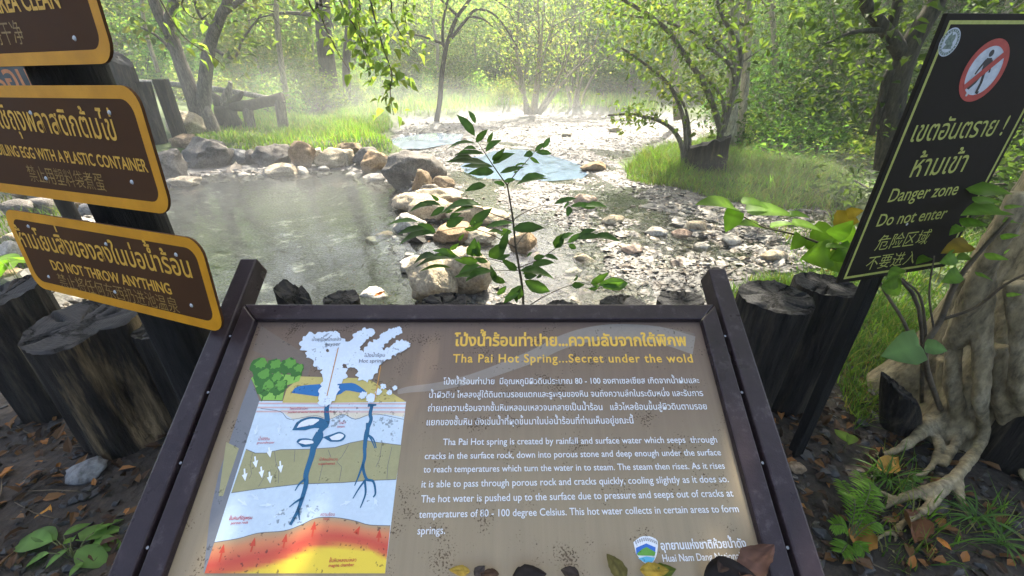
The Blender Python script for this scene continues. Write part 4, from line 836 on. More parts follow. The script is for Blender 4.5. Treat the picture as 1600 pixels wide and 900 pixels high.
def one_leaf(mb, base, tip, w, nrml, curl=.1, fold=.15, heart=False, c=(.05, .09, .02), n=7, wav=.06):
    base, tip = np.asarray(base, float), np.asarray(tip, float); d = tip-base; L = np.linalg.norm(d); d = d/L
    s_ = nrm(np.cross(d, nrml)); nn = np.cross(s_, d); V = []; sd_ = random.random()*9
    for i in range(n+1):
        t = i/n
        f = (math.sin(math.pi*min(1, t*.93+.07)**.62)**.85 if heart else math.sin(math.pi*t**.85)**.9) if 0 < t < 1 else (.32 if heart and t == 0 else 0)
        f = max(f, 0.012)*(1+wav*math.sin(t*19+sd_))
        m = base+d*L*t-nn*L*curl*t*t*1.0+nn*L*curl*.4*math.sin(t*3.1)
        back = -d*L*.10*f if heart and t < .25 else 0
        V += [m-s_*w*.5*f+nn*w*fold*f+back, m, m+s_*w*.5*f+nn*w*fold*f+back]
    F = [(3*i+k, 3*i+k+1, 3*i+k+4, 3*i+k+3) for i in range(n) for k in (0, 1)]
    c = np.asarray(c, float); mb.add(V, F, [tuple(c*(1.45 if k % 3 == 1 else 1)*(.85+.3*nz(k*.37+sd_, sd_))) for k in range(len(V))])
def rnd3(s=1.): return np.array([random.gauss(0, s), random.gauss(0, s), random.gauss(0, s)])

# ---- sapling in the middle, in front of the stream
sap = empty('sapling', D(815, 480, 1.95), 'slender leafy green sapling rising behind the middle of the information board', 'sapling')
def s5(x, y, dy=0.): return D(560+x/2.667, 160+y/2.667, 1.98+dy)
mbs, mbl = MB(), MB()
stem = [(690, 980), (685, 800), (670, 690), (655, 600), (645, 495), (630, 400), (620, 345)]
sp_ = smoothpath([s5(*q) for q in stem], 5); mbs.tube(sp_, np.linspace(.0075, .0035, len(sp_)), 8)
def twig(l, r0=.003, r1=.0012, dys=None):
    dys = dys or [0]*len(l); p = smoothpath([s5(*q, dy) for q, dy in zip(l, dys)], 4); mbs.tube(p, np.linspace(r0, r1, len(p)), 6)
twig([(620, 345), (580, 290), (530, 215), (488, 150)], .0035); twig([(620, 345), (660, 290), (705, 240), (735, 205)]); twig([(645, 495), (560, 465), (490, 435), (380, 432)], dys=[0, -.04, -.09, -.14]); twig([(645, 490), (690, 460), (770, 430), (890, 435)], dys=[0, .05, .1, .14])
twig([(655, 605), (540, 545), (430, 522), (315, 545)], dys=[0, -.08, -.14, -.2]); twig([(668, 690), (560, 655), (420, 640)], dys=[0, -.05, -.12]); twig([(668, 690), (760, 650), (835, 600), (905, 570)], dys=[0, -.04, -.08, -.1]); twig([(690, 860), (790, 800), (900, 758), (1000, 760)], dys=[0, -.03, -.1, -.14]); twig([(672, 700), (560, 700)], dys=[0, -.06]); twig([(655, 600), (700, 545), (770, 520)], .0025)
LV = [(485, 140, 415, 45, .34), (490, 165, 538, 112, .42), (488, 172, 365, 178, .25), (530, 207, 594, 147, .34), (525, 215, 398, 213, .27), (560, 255, 642, 208, .35), (540, 258, 362, 240, .22), (562, 268, 430, 266, .22), (565, 290, 462, 292, .34), (590, 295, 692, 266, .28), (605, 330, 657, 318, .4), (610, 345, 568, 330, .3), (655, 345, 788, 308, .27),
 (735, 205, 777, 165, .4), (740, 208, 808, 212, .36), (728, 213, 690, 222, .8), (715, 236, 732, 228, .6), (512, 430, 340, 432, .2), (345, 430, 228, 428, .18), (462, 512, 558, 440, .34), (365, 515, 438, 480, .55), (395, 448, 360, 462, .4), (530, 520, 622, 492, .22), (815, 424, 912, 398, .2), (885, 434, 982, 428, .28), (880, 434, 870, 474, .7),
 (318, 545, 158, 572, .25), (322, 542, 245, 505, .55), (440, 530, 500, 525, .3), (545, 645, 622, 583, .55), (485, 640, 480, 580, .8), (640, 530, 778, 516, .32), (640, 540, 580, 545, .35), (432, 652, 228, 655, .12), (408, 642, 345, 628, .4), (500, 662, 400, 655, .4), (540, 665, 480, 650, .45), (560, 702, 398, 728, .22), (612, 752, 556, 720, .5), (660, 700, 600, 655, .35),
 (818, 605, 858, 545, .6), (872, 585, 932, 543, .36), (912, 570, 1018, 550, .24), (875, 592, 908, 610, .7), (730, 650, 778, 640, .5), (672, 702, 802, 700, .2), (682, 762, 604, 838, .4), (692, 742, 800, 792, .5), (676, 772, 662, 830, .5), (690, 725, 742, 722, .6), (888, 762, 942, 760, .62), (968, 756, 1042, 712, .4), (1000, 760, 1132, 748, .3), (958, 775, 1004, 776, .4), (380, 612, 420, 590, .5), (470, 610, 520, 640, .35)]
for i, (x0, y0, x1, y1, w) in enumerate(LV):
    dy = -.02-.0005*abs(x0-650)*(1 if y0 > 400 else .2)+random.gauss(0, .02); a, b_ = s5(x0, y0, dy), s5(x1, y1, dy+random.uniform(-.05, .03)); L = np.linalg.norm(b_-a)
    thin = w < .3
    vn = nrm(np.array([0, -.35 if thin else -.9, 1. if thin else .35])+rnd3(.15)); ww = L*max(.34, w*.85) if not thin else L*.31
    lime = i in (54, 32, 35, 28); c = np.array([.11, .20, .025]) if lime else np.array([.05, .10, .02])*random.uniform(.75, 1.35)
    for _ in range((2 if y0 > 400 else 1) if i % 4 != 3 else 0):
        o_ = rnd3(.022); a2 = a*.7+b_*.3+o_; d2 = (b_-a)*random.uniform(.45, .8)+rnd3(.02); one_leaf(mbl, a2, a2+d2, np.linalg.norm(d2)*.36, nrm(vn+rnd3(.3)), random.uniform(0, .3), .2, False, c*random.uniform(.8, 1.5), 8, .07)
    one_leaf(mbl, a, b_, ww, vn, random.uniform(-.02, .28), random.uniform(.08, .3), False, c, 8, .07)
for mbx, nm, mt in ((mbs, 'stem', M['twig']), (mbl, 'foliage', M['leaf_dark'])): o = mbx.obj(nm, mt, sap, True, True); o.matrix_basis = parent_inv(sap)

# ---- broad leaved shoots by the danger sign
def plantlike(name, loc, label, cat, stems, leaves, smat, lmat, group=None):
    r = empty(name, loc, label, cat, group); ms, ml = MB(), MB()
    for pts, r0, r1 in stems:
        p = smoothpath(pts, 5); ms.tube(p, np.linspace(r0, r1, len(p)), 7)
    for a, b_, w, vn, heart, c, curl in leaves: one_leaf(ml, a, b_, w, vn, curl, .08, heart, c, 8, .03)
    for mbx, nm, mt in ((ms, 'stem', smat), (ml, 'foliage', lmat)):
        if mbx.V: o = mbx.obj(nm, mt, r, True, True); o.matrix_basis = parent_inv(r)
    return r
def LB(): return np.array([.12, .22, .025])*random.uniform(.75, 1.25)
def c7(x, y, dep): return D(1120+x/3.333, 270+y/3.333, dep)
lv = []; stm = [([c7(820, 470, 1.55), c7(680, 420, 1.6), c7(520, 360, 1.62), c7(400, 320, 1.64), c7(250, 285, 1.66), c7(150, 235, 1.68), c7(95, 195, 1.68)], .006, .002), ([G(1440, 640), c7(1050, 700, 1.5), c7(820, 470, 1.55)], .009, .006)]
for x0, y0, x1, y1, wf, fl in ((95, 195, 60, 285, .95, 0), (90, 180, -60, 150, .5, 1), (160, 200, 370, 205, .32, 1), (130, 150, 250, 170, .4, 1), (375, 215, 468, 225, .5, 1), (280, 280, 390, 262, .5, 1), (395, 265, 530, 290, .45, 1), (235, 285, 140, 262, .35, 1), (440, 330, 400, 385, .8, 0), (470, 360, 540, 395, .6, 0), (495, 300, 610, 350, .75, 0), (600, 330, 690, 270, .5, 0), (570, 385, 665, 385, .5, 1), (640, 360, 700, 290, .7, 0), (590, 420, 480, 440, .7, 0), (610, 240, 720, 250, .5, 0), (680, 215, 745, 200, .6, 0), (590, 300, 640, 270, .5, 1), (700, 400, 620, 440, .6, 0), (650, 450, 560, 470, .5, 0)):
    dep = 1.62+random.gauss(0, .03); a, b_ = c7(x0, y0, dep), c7(x1, y1, dep-.03); L = np.linalg.norm(b_-a)
    yl = np.array([.22, .15, .02]) if (x0, y0) in ((610, 240), (680, 215)) else LB()
    b_ = a+(b_-a)*1.25; L *= 1.25
    lv.append((a, b_, L*(.85 if not fl else .62), nrm(np.array([0, -.9, .5]) if not fl else np.array([0, -.25, 1])+rnd3(.1)), True, yl, .12))
plantlike('broadleaf_shoot', G(1440, 640), 'bright green heart-leaved branch reaching left from behind the danger sign', 'plant', stm, lv, M['twig'], M['leaf_broad'])
lv = []; base = G(1475, 655); stm = [([base, D(1445, 560, 1.35), D(1470, 500, 1.33), D(1495, 440, 1.32), D(1530, 395, 1.3), D(1580, 340, 1.28)], .012, .005), ([D(1470, 500, 1.33), D(1525, 480, 1.28), D(1570, 445, 1.22), D(1620, 420, 1.18)], .006, .003), ([D(1448, 555, 1.35), D(1440, 470, 1.34), D(1410, 435, 1.34)], .006, .003), ([D(1460, 520, 1.34), D(1452, 460, 1.3), D(1460, 400, 1.3)], .004, .002), ([base, D(1420, 520, 1.4), D(1385, 460, 1.44), D(1370, 430, 1.45)], .008, .004)]
for x0, y0, x1, y1, fl in ((1270, 265, 1420, 262, 1), (1310, 95, 1560, 90, 1), (1340, 150, 1495, 145, 1), (1480, 195, 1290, 200, 1), (1500, 185, 1600, 170, 1), (1270, 280, 1215, 320, 1), (1310, 370, 1180, 410, 1), (1400, 440, 1530, 445, 1), (1350, 530, 1450, 560, 1), (1240, 430, 1170, 470, 0), (1510, 640, 1590, 630, 1), (1260, 520, 1180, 570, 0), (1500, 410, 1530, 400, 0), (880, 560, 960, 640, 0), (940, 560, 870, 590, 0), (1100, 440, 1040, 470, 1), (960, 500, 890, 540, 1), (1480, 340, 1580, 320, 1), (1320, 440, 1250, 445, 1), (1560, 260, 1500, 245, 1)):
    dep = 1.33+random.gauss(0, .04); a, b_ = c7(x0, y0, dep), c7(x1, y1, dep-.02); L = np.linalg.norm(b_-a)
    yl = np.array([.26, .17, .02]) if (x0, y0) == (1310, 370) else LB()*.85
    lv.append((a, b_, L*(.62 if fl else .85), nrm((np.array([0, -.3, 1]) if fl else np.array([0, -.9, .4]))+rnd3(.12)), True, yl, .12))
for x0, y0, x1, y1 in ((1436, 538, 1382, 556), (1445, 540, 1482, 548)):
    a, b_ = D(x0, y0, 1.25), D(x1, y1, 1.22); lv.append((a, b_, np.linalg.norm(b_-a)*.85, nrm(np.array([0, -.8, .6])), True, (.10, .17, .06), .1))
plantlike('broadleaf_sapling', base, 'broad heart-leaved sapling growing in front of the big pale trunk', 'sapling', stm, lv, M['twig'], M['leaf_broad'])

# ---- big pale tree at the right with spreading roots
fic = empty('strangler_tree', (2.45, 1.75, 0), 'big pale smooth tree with snaking roots at the right edge', 'tree')
fi = parent_inv(fic)
tb = np.array([2.42, 1.72, 0.]); mb = MB(); n = 48; V = []; zs = np.linspace(-.15, 6.5, 40)
for z_ in zs:
    for j in range(n):
        a = 2*math.pi*j/n; rr = .27+.09*math.exp(-max(z_, 0)/.2)
        rr *= 1+(.07+.22*math.exp(-max(z_, 0)/.35))*math.sin(5*a+1.2+z_*.4)*.7+.09*nz(math.cos(a)*2, math.sin(a)*2, z_*.8)+.02*math.sin(9*a+z_*1.3)
        rr *= max(.45, 1-z_*.05); V.append((tb[0]+rr*math.cos(a)+.04*z_, tb[1]+rr*math.sin(a)-.02*z_, z_))
F = [(i*n+j, i*n+(j+1) % n, (i+1)*n+(j+1) % n, (i+1)*n+j) for i in range(len(zs)-1) for j in range(n)]
F += [tuple(range(n))[::-1], tuple(range((len(zs)-1)*n, len(zs)*n))]
mb.add(V, F); mtr = mb
def root(l, r0, r1, seed):
    p = smoothpath([np.array(q) for q in l], 8); mtr.tube(p, np.linspace(r0, r1, len(p))*(1+.12*np.sin(np.linspace(0, 9, len(p))+seed)), 16, .28, seed)
def up_(p, dz): return np.array([p[0], p[1], p[2]+dz])
root([D(1535, 420, 1.58), D(1535, 540, 1.50), D(1532, 630, 1.42), up_(G(1520, 705), .09), up_(G(1482, 758), .05), up_(G(1435, 773), .025), up_(G(1395, 785), .005), G(1330, 812, -.04)], .036, .011, 1)
root([D(1562, 540, 1.5), D(1566, 640, 1.42), up_(G(1575, 705), .06), up_(G(1600, 745), .02), G(1660, 800, -.02)], .036, .022, 2)
root([D(1478, 560, 1.68), up_(G(1455, 655), .11), up_(G(1432, 686), .05), up_(G(1400, 706), .015), G(1350, 716, -.03)], .036, .012, 3)
root([up_(G(1480, 757), .035), up_(G(1450, 795), .015), up_(G(1408, 820), .01), G(1360, 850, -.02)], .022, .007, 4)
root([up_(G(1490, 752), .03), up_(G(1502, 790), .01), G(1530, 840, -.02)], .02, .006, 5)
root([up_(G(1445, 672), .05), up_(G(1462, 705), .03), up_(G(1450, 735), .005), G(1420, 748, -.02)], .022, .01, 6)
root([D(1602, 300, 1.52), D(1562, 370, 1.52), D(1525, 450, 1.54), D(1490, 540, 1.58)], .035, .04, 7)
root([D(1588, 440, 1.47), D(1592, 540, 1.42), D(1592, 620, 1.38), up_(G(1600, 700), .03)], .035, .025, 8)
root([D(1505, 430, 1.66), D(1492, 520, 1.62), D(1488, 600, 1.54), up_(G(1490, 690), .07), up_(G(1470, 730), .01)], .04, .02, 9)
root([up_(G(1400, 783), .008), up_(G(1372, 768), .005), G(1335, 765, -.015)], .011, .005, 10)
root([up_(G(1420, 812), .008), up_(G(1400, 840), .003), G(1395, 870, -.015)], .009, .004, 11)
o = mtr.obj('trunk', M['ficus'], fic, True); o.matrix_basis = fi
rm = o.modifiers.new('fuse', 'REMESH'); rm.mode = 'VOXEL'; rm.voxel_size = .0095; rm.use_smooth_shade = True
sm = o.modifiers.new('soften', 'SMOOTH'); sm.factor = .5; sm.iterations = 6
tx = bpy.data.textures.new('bark_relief', 'CLOUDS'); tx.noise_scale = .05; dm = o.modifiers.new('relief', 'DISPLACE'); dm.texture = tx; dm.strength = .012; dm.mid_level = .5
mb = MB(); tips = []
for i in range(9):
    a = R(20+40*i); L = 2.6+.5*math.sin(i*2.); st_ = tb+[.2, -.1, 4.2+.25*i]; p = smoothpath([st_, st_+[math.cos(a)*L*.5, math.sin(a)*L*.5, .7], st_+[math.cos(a)*L, math.sin(a)*L, 1.1]], 5); mb.tube(p, np.linspace(.11, .03, len(p)), 8); tips += [p[-1], p[-4], p[len(p)//2]]
o = mb.obj('limb', M['ficus'], fic, True); o.matrix_basis = fi
Vl, Fl, Cl = leaf_cards(cloud(np.array(tips), .6, 2600), .17, .8, .7); o = link('crown', mesh_np('crown', Vl, Fl, M['leaf'], Cl), fic); o.matrix_basis = fi

# ------------------------------------------------------------------ trees
def limbs(mb, paths, n=8, wob=.1):
    for pts, r0, r1 in paths:
        p = smoothpath(pts, 5); mb.tube(p, np.linspace(r0, r1, len(p)), n, wob, r0*50)
def along(paths, n, lo=.0, sd=.2):
    out = []; segs = []
    for pts, *_ in paths:
        p = smoothpath(pts, 5); m = int(len(p)*lo)
        for a, b_ in zip(p[m:-1], p[m+1:]): segs.append((a, b_, np.linalg.norm(b_-a)))
    w = np.array([s[2] for s in segs]); w /= w.sum(); k = rng.choice(len(segs), n, p=w); t = rng.uniform(0, 1, (n, 1))
    A = np.array([s[0] for s in segs])[k]; B = np.array([s[1] for s in segs])[k]
    return A*(1-t)+B*t+rng.normal(0, sd, (n, 3))
def treeobj(name, loc, label, cat, trunk_paths, twig_paths, crown_pts, leaf, bark, cols=LC, group=None, mat='leaf', up=.5, droop=.2):
    r = empty(name, loc, label, cat, group); ri = parent_inv(r)
    mb = MB(); limbs(mb, trunk_paths, 10); o = mb.obj('trunk', M[bark], r, True); o.matrix_basis = ri
    if twig_paths: mb = MB(); limbs(mb, twig_paths, 6); o = mb.obj('branches', M[bark if bark != 'bark_pale' else 'bark'], r, True); o.matrix_basis = ri
    if crown_pts is not None and len(crown_pts):
        V, F, C = leaf_cards(crown_pts, leaf, up, .55, droop, cols, fine=loc[1] < 15); o = link('crown', mesh_np('crown', V, F, M[mat], C), r); o.matrix_basis = ri
    return r
def over(p, d, n, r, seed):      # a ball-ish cloud of clump centres above a point
    rr = np.random.default_rng(seed); return p+rr.normal(0, 1, (n, 3))*r+d
# two stemmed tree at left with roots
Y1 = 12.6
def t1(x, y, dy=0): return D(x, y, Y1+dy)
tp = [([t1(318, 222), t1(312, 190), t1(300, 150), t1(283, 100), t1(265, 50), t1(248, 20), t1(225, -40), t1(190, -160)], .22, .10), ([t1(262, 40), t1(270, 10), t1(282, -40), t1(300, -170)], .13, .08), ([t1(318, 222), t1(318, 170), t1(322, 110), t1(330, 65), t1(345, 25), t1(358, -10), t1(385, -150)], .20, .08)]
for dx in (-26, -14, 2, 16, 30): tp.append(([t1(314+dx*.2, 165), t1(315+dx*.7, 195, -.2), t1(314+dx*1.1, 226, -.5)], .12, .05))
tw = [([t1(330, 75), t1(365, 90), t1(380, 60), t1(410, 20)], .05, .02), ([t1(345, 25), t1(400, -20), t1(440, -60)], .08, .03), ([t1(283, 100), t1(250, 60), t1(215, 40)], .05, .02), ([t1(335, 50), t1(310, 20), t1(300, -20)], .05, .03)]
top1 = np.vstack([over(t1(200, -200), [0, 0, .6], 14, 1.3, 1), over(t1(300, -200), [0, 0, .8], 12, 1.3, 2), over(t1(395, -180), [0, 0, .8], 14, 1.3, 3)])
cr = np.vstack([cloud(top1, .6, 3600), along(tw, 260, .3, .25)])
treeobj('rooted_tree', t1(316, 222), 'grey two stemmed tree with exposed roots on the left bank', 'tree', tp, tw, cr, .22, 'bark')
# slender tree in the middle distance
Y2 = 19.
def t2(x, y, dy=0): return D(x, y, Y2+dy)
tp = [([t2(682, 190), t2(687, 160), t2(690, 120), t2(696, 80), t2(703, 55), t2(715, 25), t2(738, -10), t2(750, -80)], .12, .05)]
tw = [([t2(696, 75), t2(692, 65), t2(693, 30), t2(705, -20)], .08, .04), ([t2(705, 60), t2(725, 35), t2(745, 15), t2(775, 25), t2(800, 60), t2(815, 85)], .07, .02), ([t2(695, 70), t2(665, 58), t2(635, 52)], .06, .03), ([t2(730, 25), t2(755, 30), t2(770, 42)], .05, .02), ([t2(715, 25), t2(690, 0), t2(660, -40)], .07, .03)]
cr = np.vstack([cloud(over(t2(735, -110), [0, 0, 1], 16, 1.5, 4), .7, 1800), along(tw, 200, .4, .35)])
treeobj('slender_tree', t2(682, 190), 'slender dark tree at the steaming middle of the stream', 'tree', tp, tw, cr, .2, 'bark_dark', LY)
# twiggy bush tree
Y3 = 21.5
def t3(x, y, dy=0): return D(x, y, Y3+dy)
tp = []; tw = []
for i, (x, tx, ty) in enumerate(((822, 795, 40), (828, 812, -10), (832, 838, -40), (836, 868, 20), (840, 900, 60), (826, 780, 90), (843, 925, 85), (830, 850, 0))):
    b_ = t3(x, 178, random.gauss(0, .3)); e_ = t3(tx, ty, random.gauss(0, .8)); m_ = (b_+e_)/2+rnd3(.2); tp.append(([b_, m_, e_], .11, .025))
    for k in range(4):
        q = m_*(1-k/4)+e_*k/4; s_ = q+np.array([random.gauss(0, 1.0), random.gauss(0, .6), random.uniform(.5, 1.5)]); tw.append(([q, (q+s_)/2+rnd3(.15), s_], .03, .01))
treeobj('twiggy_tree', t3(832, 178), 'pale twiggy many stemmed tree on the far bank', 'tree', tp, tw, along(tw+tp, 1700, .2, .32), .15, 'bark_pale', LY)
Y3b = 23.
def t3b(x, y, dy=0): return D(x, y, Y3b+dy)
tp = []; tw = []
for x, tx, ty in ((893, 870, 40), (897, 905, 20), (900, 935, 55), (902, 955, 80), (895, 880, 90)):
    b_, e_ = t3b(x, 170), t3b(tx, ty, random.gauss(0, .6)); m_ = (b_+e_)/2+rnd3(.2); tp.append(([b_, m_, e_], .08, .02))
    for k in range(4): q = m_*(1-k/4)+e_*k/4; s_ = q+np.array([random.gauss(0, .9), random.gauss(0, .5), random.uniform(.3, 1.2)]); tw.append(([q, s_+rnd3(.05)], .025, .01))
treeobj('bare_tree', t3b(897, 170), 'almost leafless grey tree beside the pale twiggy tree', 'tree', tp, tw, along(tw, 420, .2, .3), .14, 'bark_pale', LY)
# arching many stemmed tree on the right grass
Y4 = 8.7
def t4(x, y, dy=0): return D(x, y, Y4+dy)
def z5(x, y): return (860+x/3.333, y/3.333)
tp = [([t4(1068, 262), t4(1066, 232), t4(*z5(650, 690)), t4(*z5(580, 635), -.2), t4(*z5(500, 610), -.4), t4(*z5(420, 595), -.6), t4(*z5(300, 600), -.7)], .055, .016), ([t4(1072, 258), t4(*z5(700, 650)), t4(*z5(650, 500), -.1), t4(*z5(590, 410), -.2), t4(*z5(460, 310), -.4), t4(*z5(370, 250), -.5)], .05, .015), ([t4(1076, 258), t4(*z5(725, 700)), t4(*z5(700, 560)), t4(*z5(640, 470), .1), t4(*z5(560, 400), .1)], .04, .012),
      ([t4(1120, 258), t4(*z5(870, 770)), t4(*z5(885, 680)), t4(*z5(850, 560)), t4(*z5(790, 420), -.1), t4(*z5(700, 290), -.2), t4(*z5(620, 170), -.3), t4(*z5(500, 70), -.4), t4(*z5(380, 0), -.5), t4(*z5(200, -120), -.6)], .075, .02), ([t4(*z5(890, 680)), t4(*z5(905, 560)), t4(*z5(860, 460)), t4(*z5(790, 390), .1)], .05, .02),
      ([t4(*z5(895, 690)), t4(*z5(935, 560)), t4(*z5(955, 380)), t4(*z5(880, 290)), t4(*z5(800, 230), -.1), t4(*z5(790, 190), -.1), t4(*z5(600, 115), -.3), t4(*z5(400, 80), -.4), t4(*z5(280, 68), -.5)], .045, .012), ([t4(*z5(955, 380)), t4(*z5(950, 300)), t4(*z5(850, 200)), t4(*z5(830, 150))], .05, .02), ([t4(*z5(895, 690)), t4(*z5(990, 330), .2), t4(*z5(960, 200), .2), t4(*z5(880, 50), .2), t4(*z5(860, -100), .2)], .06, .02), ([t4(*z5(990, 330), .2), t4(*z5(1120, 240), .3)], .02, .008)]
lv = np.vstack([along([tp[0]], 150, .55, .12), along([tp[1]], 200, .45, .14), along([tp[2]], 120, .4, .14), along([tp[3]], 420, .4, .25), along([tp[4]], 80, .4, .15), along([tp[5]], 360, .45, .2), along([tp[7]], 200, .4, .25), cloud(over(t4(*z5(560, -60)), [0, 0, .3], 14, .6, 8), .35, 600), cloud(over(t4(*z5(860, -140)), [0, 0, .3], 12, .7, 9), .35, 550)])
treeobj('arching_tree', t4(1095, 262), 'many stemmed arching tree leaning over the stream from the right grass', 'tree', tp[:4:3], tp[1:3]+tp[4:], lv, .105, 'bark', LC*1.2, droop=.35)
mb = MB()
# mossy dark root stump at its foot
b_ = t4(1098, 258, -.15); o = log(b_[0]+.05, b_[1], b_[2]+.42, .36, 'dark mossy root stump between the stems of the arching tree', mat='char', seed=21, ragged=.1, group='burnt stumps by the tree roots', tilt=(.15, -.1), flare=1.3, name='stump', zb=b_[2]-.2)
# pale straight trunks on the right
for x0, yb, x1, y1, x2, y2, Y, r, lb in ((1143, 216, 1145, 120, 1138, -60, 10.6, .15, 'pale straight tree just behind the arching tree'), (1157, 214, 1164, 130, 1165, -60, 11., .11, 'thinner pale tree right of the straight one'), (1217, 165, 1212, 90, 1190, -60, 14., .09, 'thin bent pale tree in the dark right thicket'), (1060, 178, 1055, 120, 1050, -60, 16.5, .14, 'slim tree behind the arching tree crown')):
    q = lambda x, y, dy=0: D(x, y, Y+dy); b_ = q(x0, yb); tp = [([up_(b_, -.2), q(x1, y1), q((x1+x2)/2+4, (y1+y2)/2), q(x2, y2), q(x2, y2-150)], r, r*.5)]; tw = []
    for k in range(5): s_ = q(x1, 40-k*28); e_ = s_+np.array([random.gauss(0, 1.1), random.gauss(0, .8), random.uniform(.3, 1.2)]); tw.append(([s_, (s_+e_)/2+rnd3(.1), e_], r*.3, .012))
    treeobj('pale_tree', b_, lb, 'tree', tp, tw, np.vstack([along(tw, 350, .3, .3), cloud(over(q(x2, y2-150), [0, 0, .2], 12, .9, int(x0)), .5, 2000)]), .11, 'bark_pale', LC)
# dark forked tree upper right
Y5 = 5.2
def t5(x, y, dy=0): return D(x, y, Y5+dy)
def z6(x, y): return (1260+x/4.5, y/4.5)
tp = [([t5(1385, 262), t5(*z6(600, 800)), t5(*z6(650, 550)), t5(*z6(720, 350)), t5(*z6(800, 200)), t5(*z6(870, 90)), t5(*z6(920, 0)), t5(*z6(1000, -220))], .125, .07), ([t5(*z6(690, 410)), t5(*z6(620, 300)), t5(*z6(560, 210)), t5(*z6(470, 110)), t5(*z6(400, 0)), t5(*z6(300, -200))], .08, .05), ([t5(*z6(590, 230)), t5(*z6(605, 150)), t5(*z6(640, 30)), t5(*z6(660, -120))], .06, .04)]
tw = [([t5(*z6(560, 215)), t5(*z6(420, 215), -.1), t5(*z6(280, 240), -.2), t5(*z6(180, 290), -.25)], .035, .01), ([t5(*z6(600, 490)), t5(*z6(560, 580)), t5(*z6(520, 760)), t5(*z6(450, 950))], .05, .035), ([t5(*z6(180, 290), -.25), t5(*z6(60, 330), -.3)], .012, .005)]
cr = np.vstack([cloud(over(t5(*z6(600, -260)), [0, 0, .6], 30, 1.1, 12), .5, 4200), along(tw[:1], 60, .2, .15)])
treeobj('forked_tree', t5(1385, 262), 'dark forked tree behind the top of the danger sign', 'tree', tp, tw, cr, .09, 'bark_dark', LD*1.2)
# pale dead trunk at left, hazy thick trunks
for pts, r, Y, lb, bark in ((((449, 168), (441, 110), (432, 30), (428, -40)), .11, 17., 'pale leaning bare trunk above the log fence', 'bark_pale'), (((520, 165), (512, 110), (505, 40), (500, -60)), .40, 21., 'thick dark trunk fading into the steam', 'bark_dark'), (((543, 168), (541, 110), (545, 40), (548, -60)), .2, 22., 'dark trunk right beside the thick steamy one', 'bark_dark'), (((238, 85), (228, 50), (222, 0), (220, -60)), .06, 15., 'thin pale stick of a tree left of the rooted tree', 'bark_pale')):
    P = [D(x, y, Y) for x, y in pts]; P[0] = P[0]-[0, 0, .5]; tw = []
    for k in range(6): s_ = P[2]*(1-k/6)+P[3]*k/6; e_ = s_+np.array([random.gauss(0, 1.3), random.gauss(0, .8), random.uniform(-.3, .8)]); tw.append(([s_, (s_+e_)/2+rnd3(.15), e_], r*.25, .015))
    P.append(P[-1]+[0, 0, 3]); treeobj('forest_tree', P[0], lb, 'tree', [(P, r, r*.6)], tw, np.vstack([along(tw, 250, .4, .4), cloud(over(P[-1], [0, 0, 1], 14, 1.2, int(Y)), .7, 1500)]), .2, bark, LY)
# overhanging branch, its tree stands left of the picture
YO = 4.3
def z3(x, y, dy=0): return D(480+x/3.333, y/3.333, YO+dy)
hub = np.array([-2.6, 4.6, 4.6]); tb2 = np.array([-7.2, 4.2, -.1])
tp = [([tb2, tb2+[.1, 0, 1.5], tb2+[.4, 0, 3.2], tb2+[1.2, .1, 5.2], tb2+[2.2, .2, 7.5]], .28, .12), ([tb2+[.4, 0, 3.2], tb2+[2., .2, 4.4], hub, hub+[1.6, .1, .5], hub+[3.6, -.1, .9], hub+[5, -.2, 1.4]], .15, .04), ([tb2+[1.2, .1, 5.2], tb2+[3.5, 1, 6.8], tb2+[6, 1.2, 7.8]], .12, .04), ([hub, hub+[.4, 1.4, 1.2], hub+[1.2, 2.6, 1.9]], .08, .03), ([hub+[1.6, .1, .5], hub+[2.4, -.8, 1.2], hub+[3.4, -1.4, 1.8]], .07, .03)]
hang = [([hub+[.6, 0, .2], z3(150, -200), z3(170, 0), z3(280, 200, -.1), z3(330, 380, -.15)], .012, .003), ([hub+[1.2, 0, .4], z3(320, -200), z3(330, 0), z3(390, 230, -.1), z3(440, 380, -.15), z3(432, 480, -.15), z3(450, 600, -.15)], .012, .003), ([hub+[1.2, 0, .4], z3(400, -200), z3(440, 60), z3(500, 200), z3(575, 285)], .01, .003), ([hub+[.4, 0, 0], z3(30, -150), z3(50, 20), z3(100, 150), z3(170, 290), z3(225, 375)], .012, .003), ([hub+[.9, 0, .3], z3(240, -150), z3(260, 60), z3(295, 280)], .01, .003), ([hub+[1.2, 0, .4], z3(480, -200), z3(500, 20), z3(520, 150)], .008, .003), ([hub+[.4, 0, 0], z3(-30, -100), z3(60, 20), z3(130, 40)], .012, .004), ([z3(440, 390, -.15), z3(480, 400, -.15), z3(520, 390, -.15)], .005, .002),
        ([hub+[-.6, 0, -.3], D(200, -90, YO), D(240, -20, YO), D(262, 20, YO), D(290, 60, YO), D(335, 90, YO-.1), D(350, 105, YO-.1)], .01, .003), ([hub+[-.6, 0, -.3], D(270, -60, YO), D(285, 10, YO), D(310, 30, YO), D(330, 18, YO)], .008, .003)]
hp = np.vstack([along([hang[0]], 95, .4, .06), along([hang[1]], 120, .35, .06), along([hang[2]], 60, .4, .07), along([hang[3]], 22, .4, .05), along([hang[4]], 70, .4, .07), along([hang[5]], 45, .4, .08), along([hang[6]], 20, .4, .06), along([hang[7]], 26, .2, .04), along(hang[8:], 34, .4, .04)])
V1, F1, C1 = leaf_cards(hp[rng.uniform(0, 1, len(hp)) < .6], .088, .6, .62, .7, (LC*.6+LY[:1]*.5), fine=True)
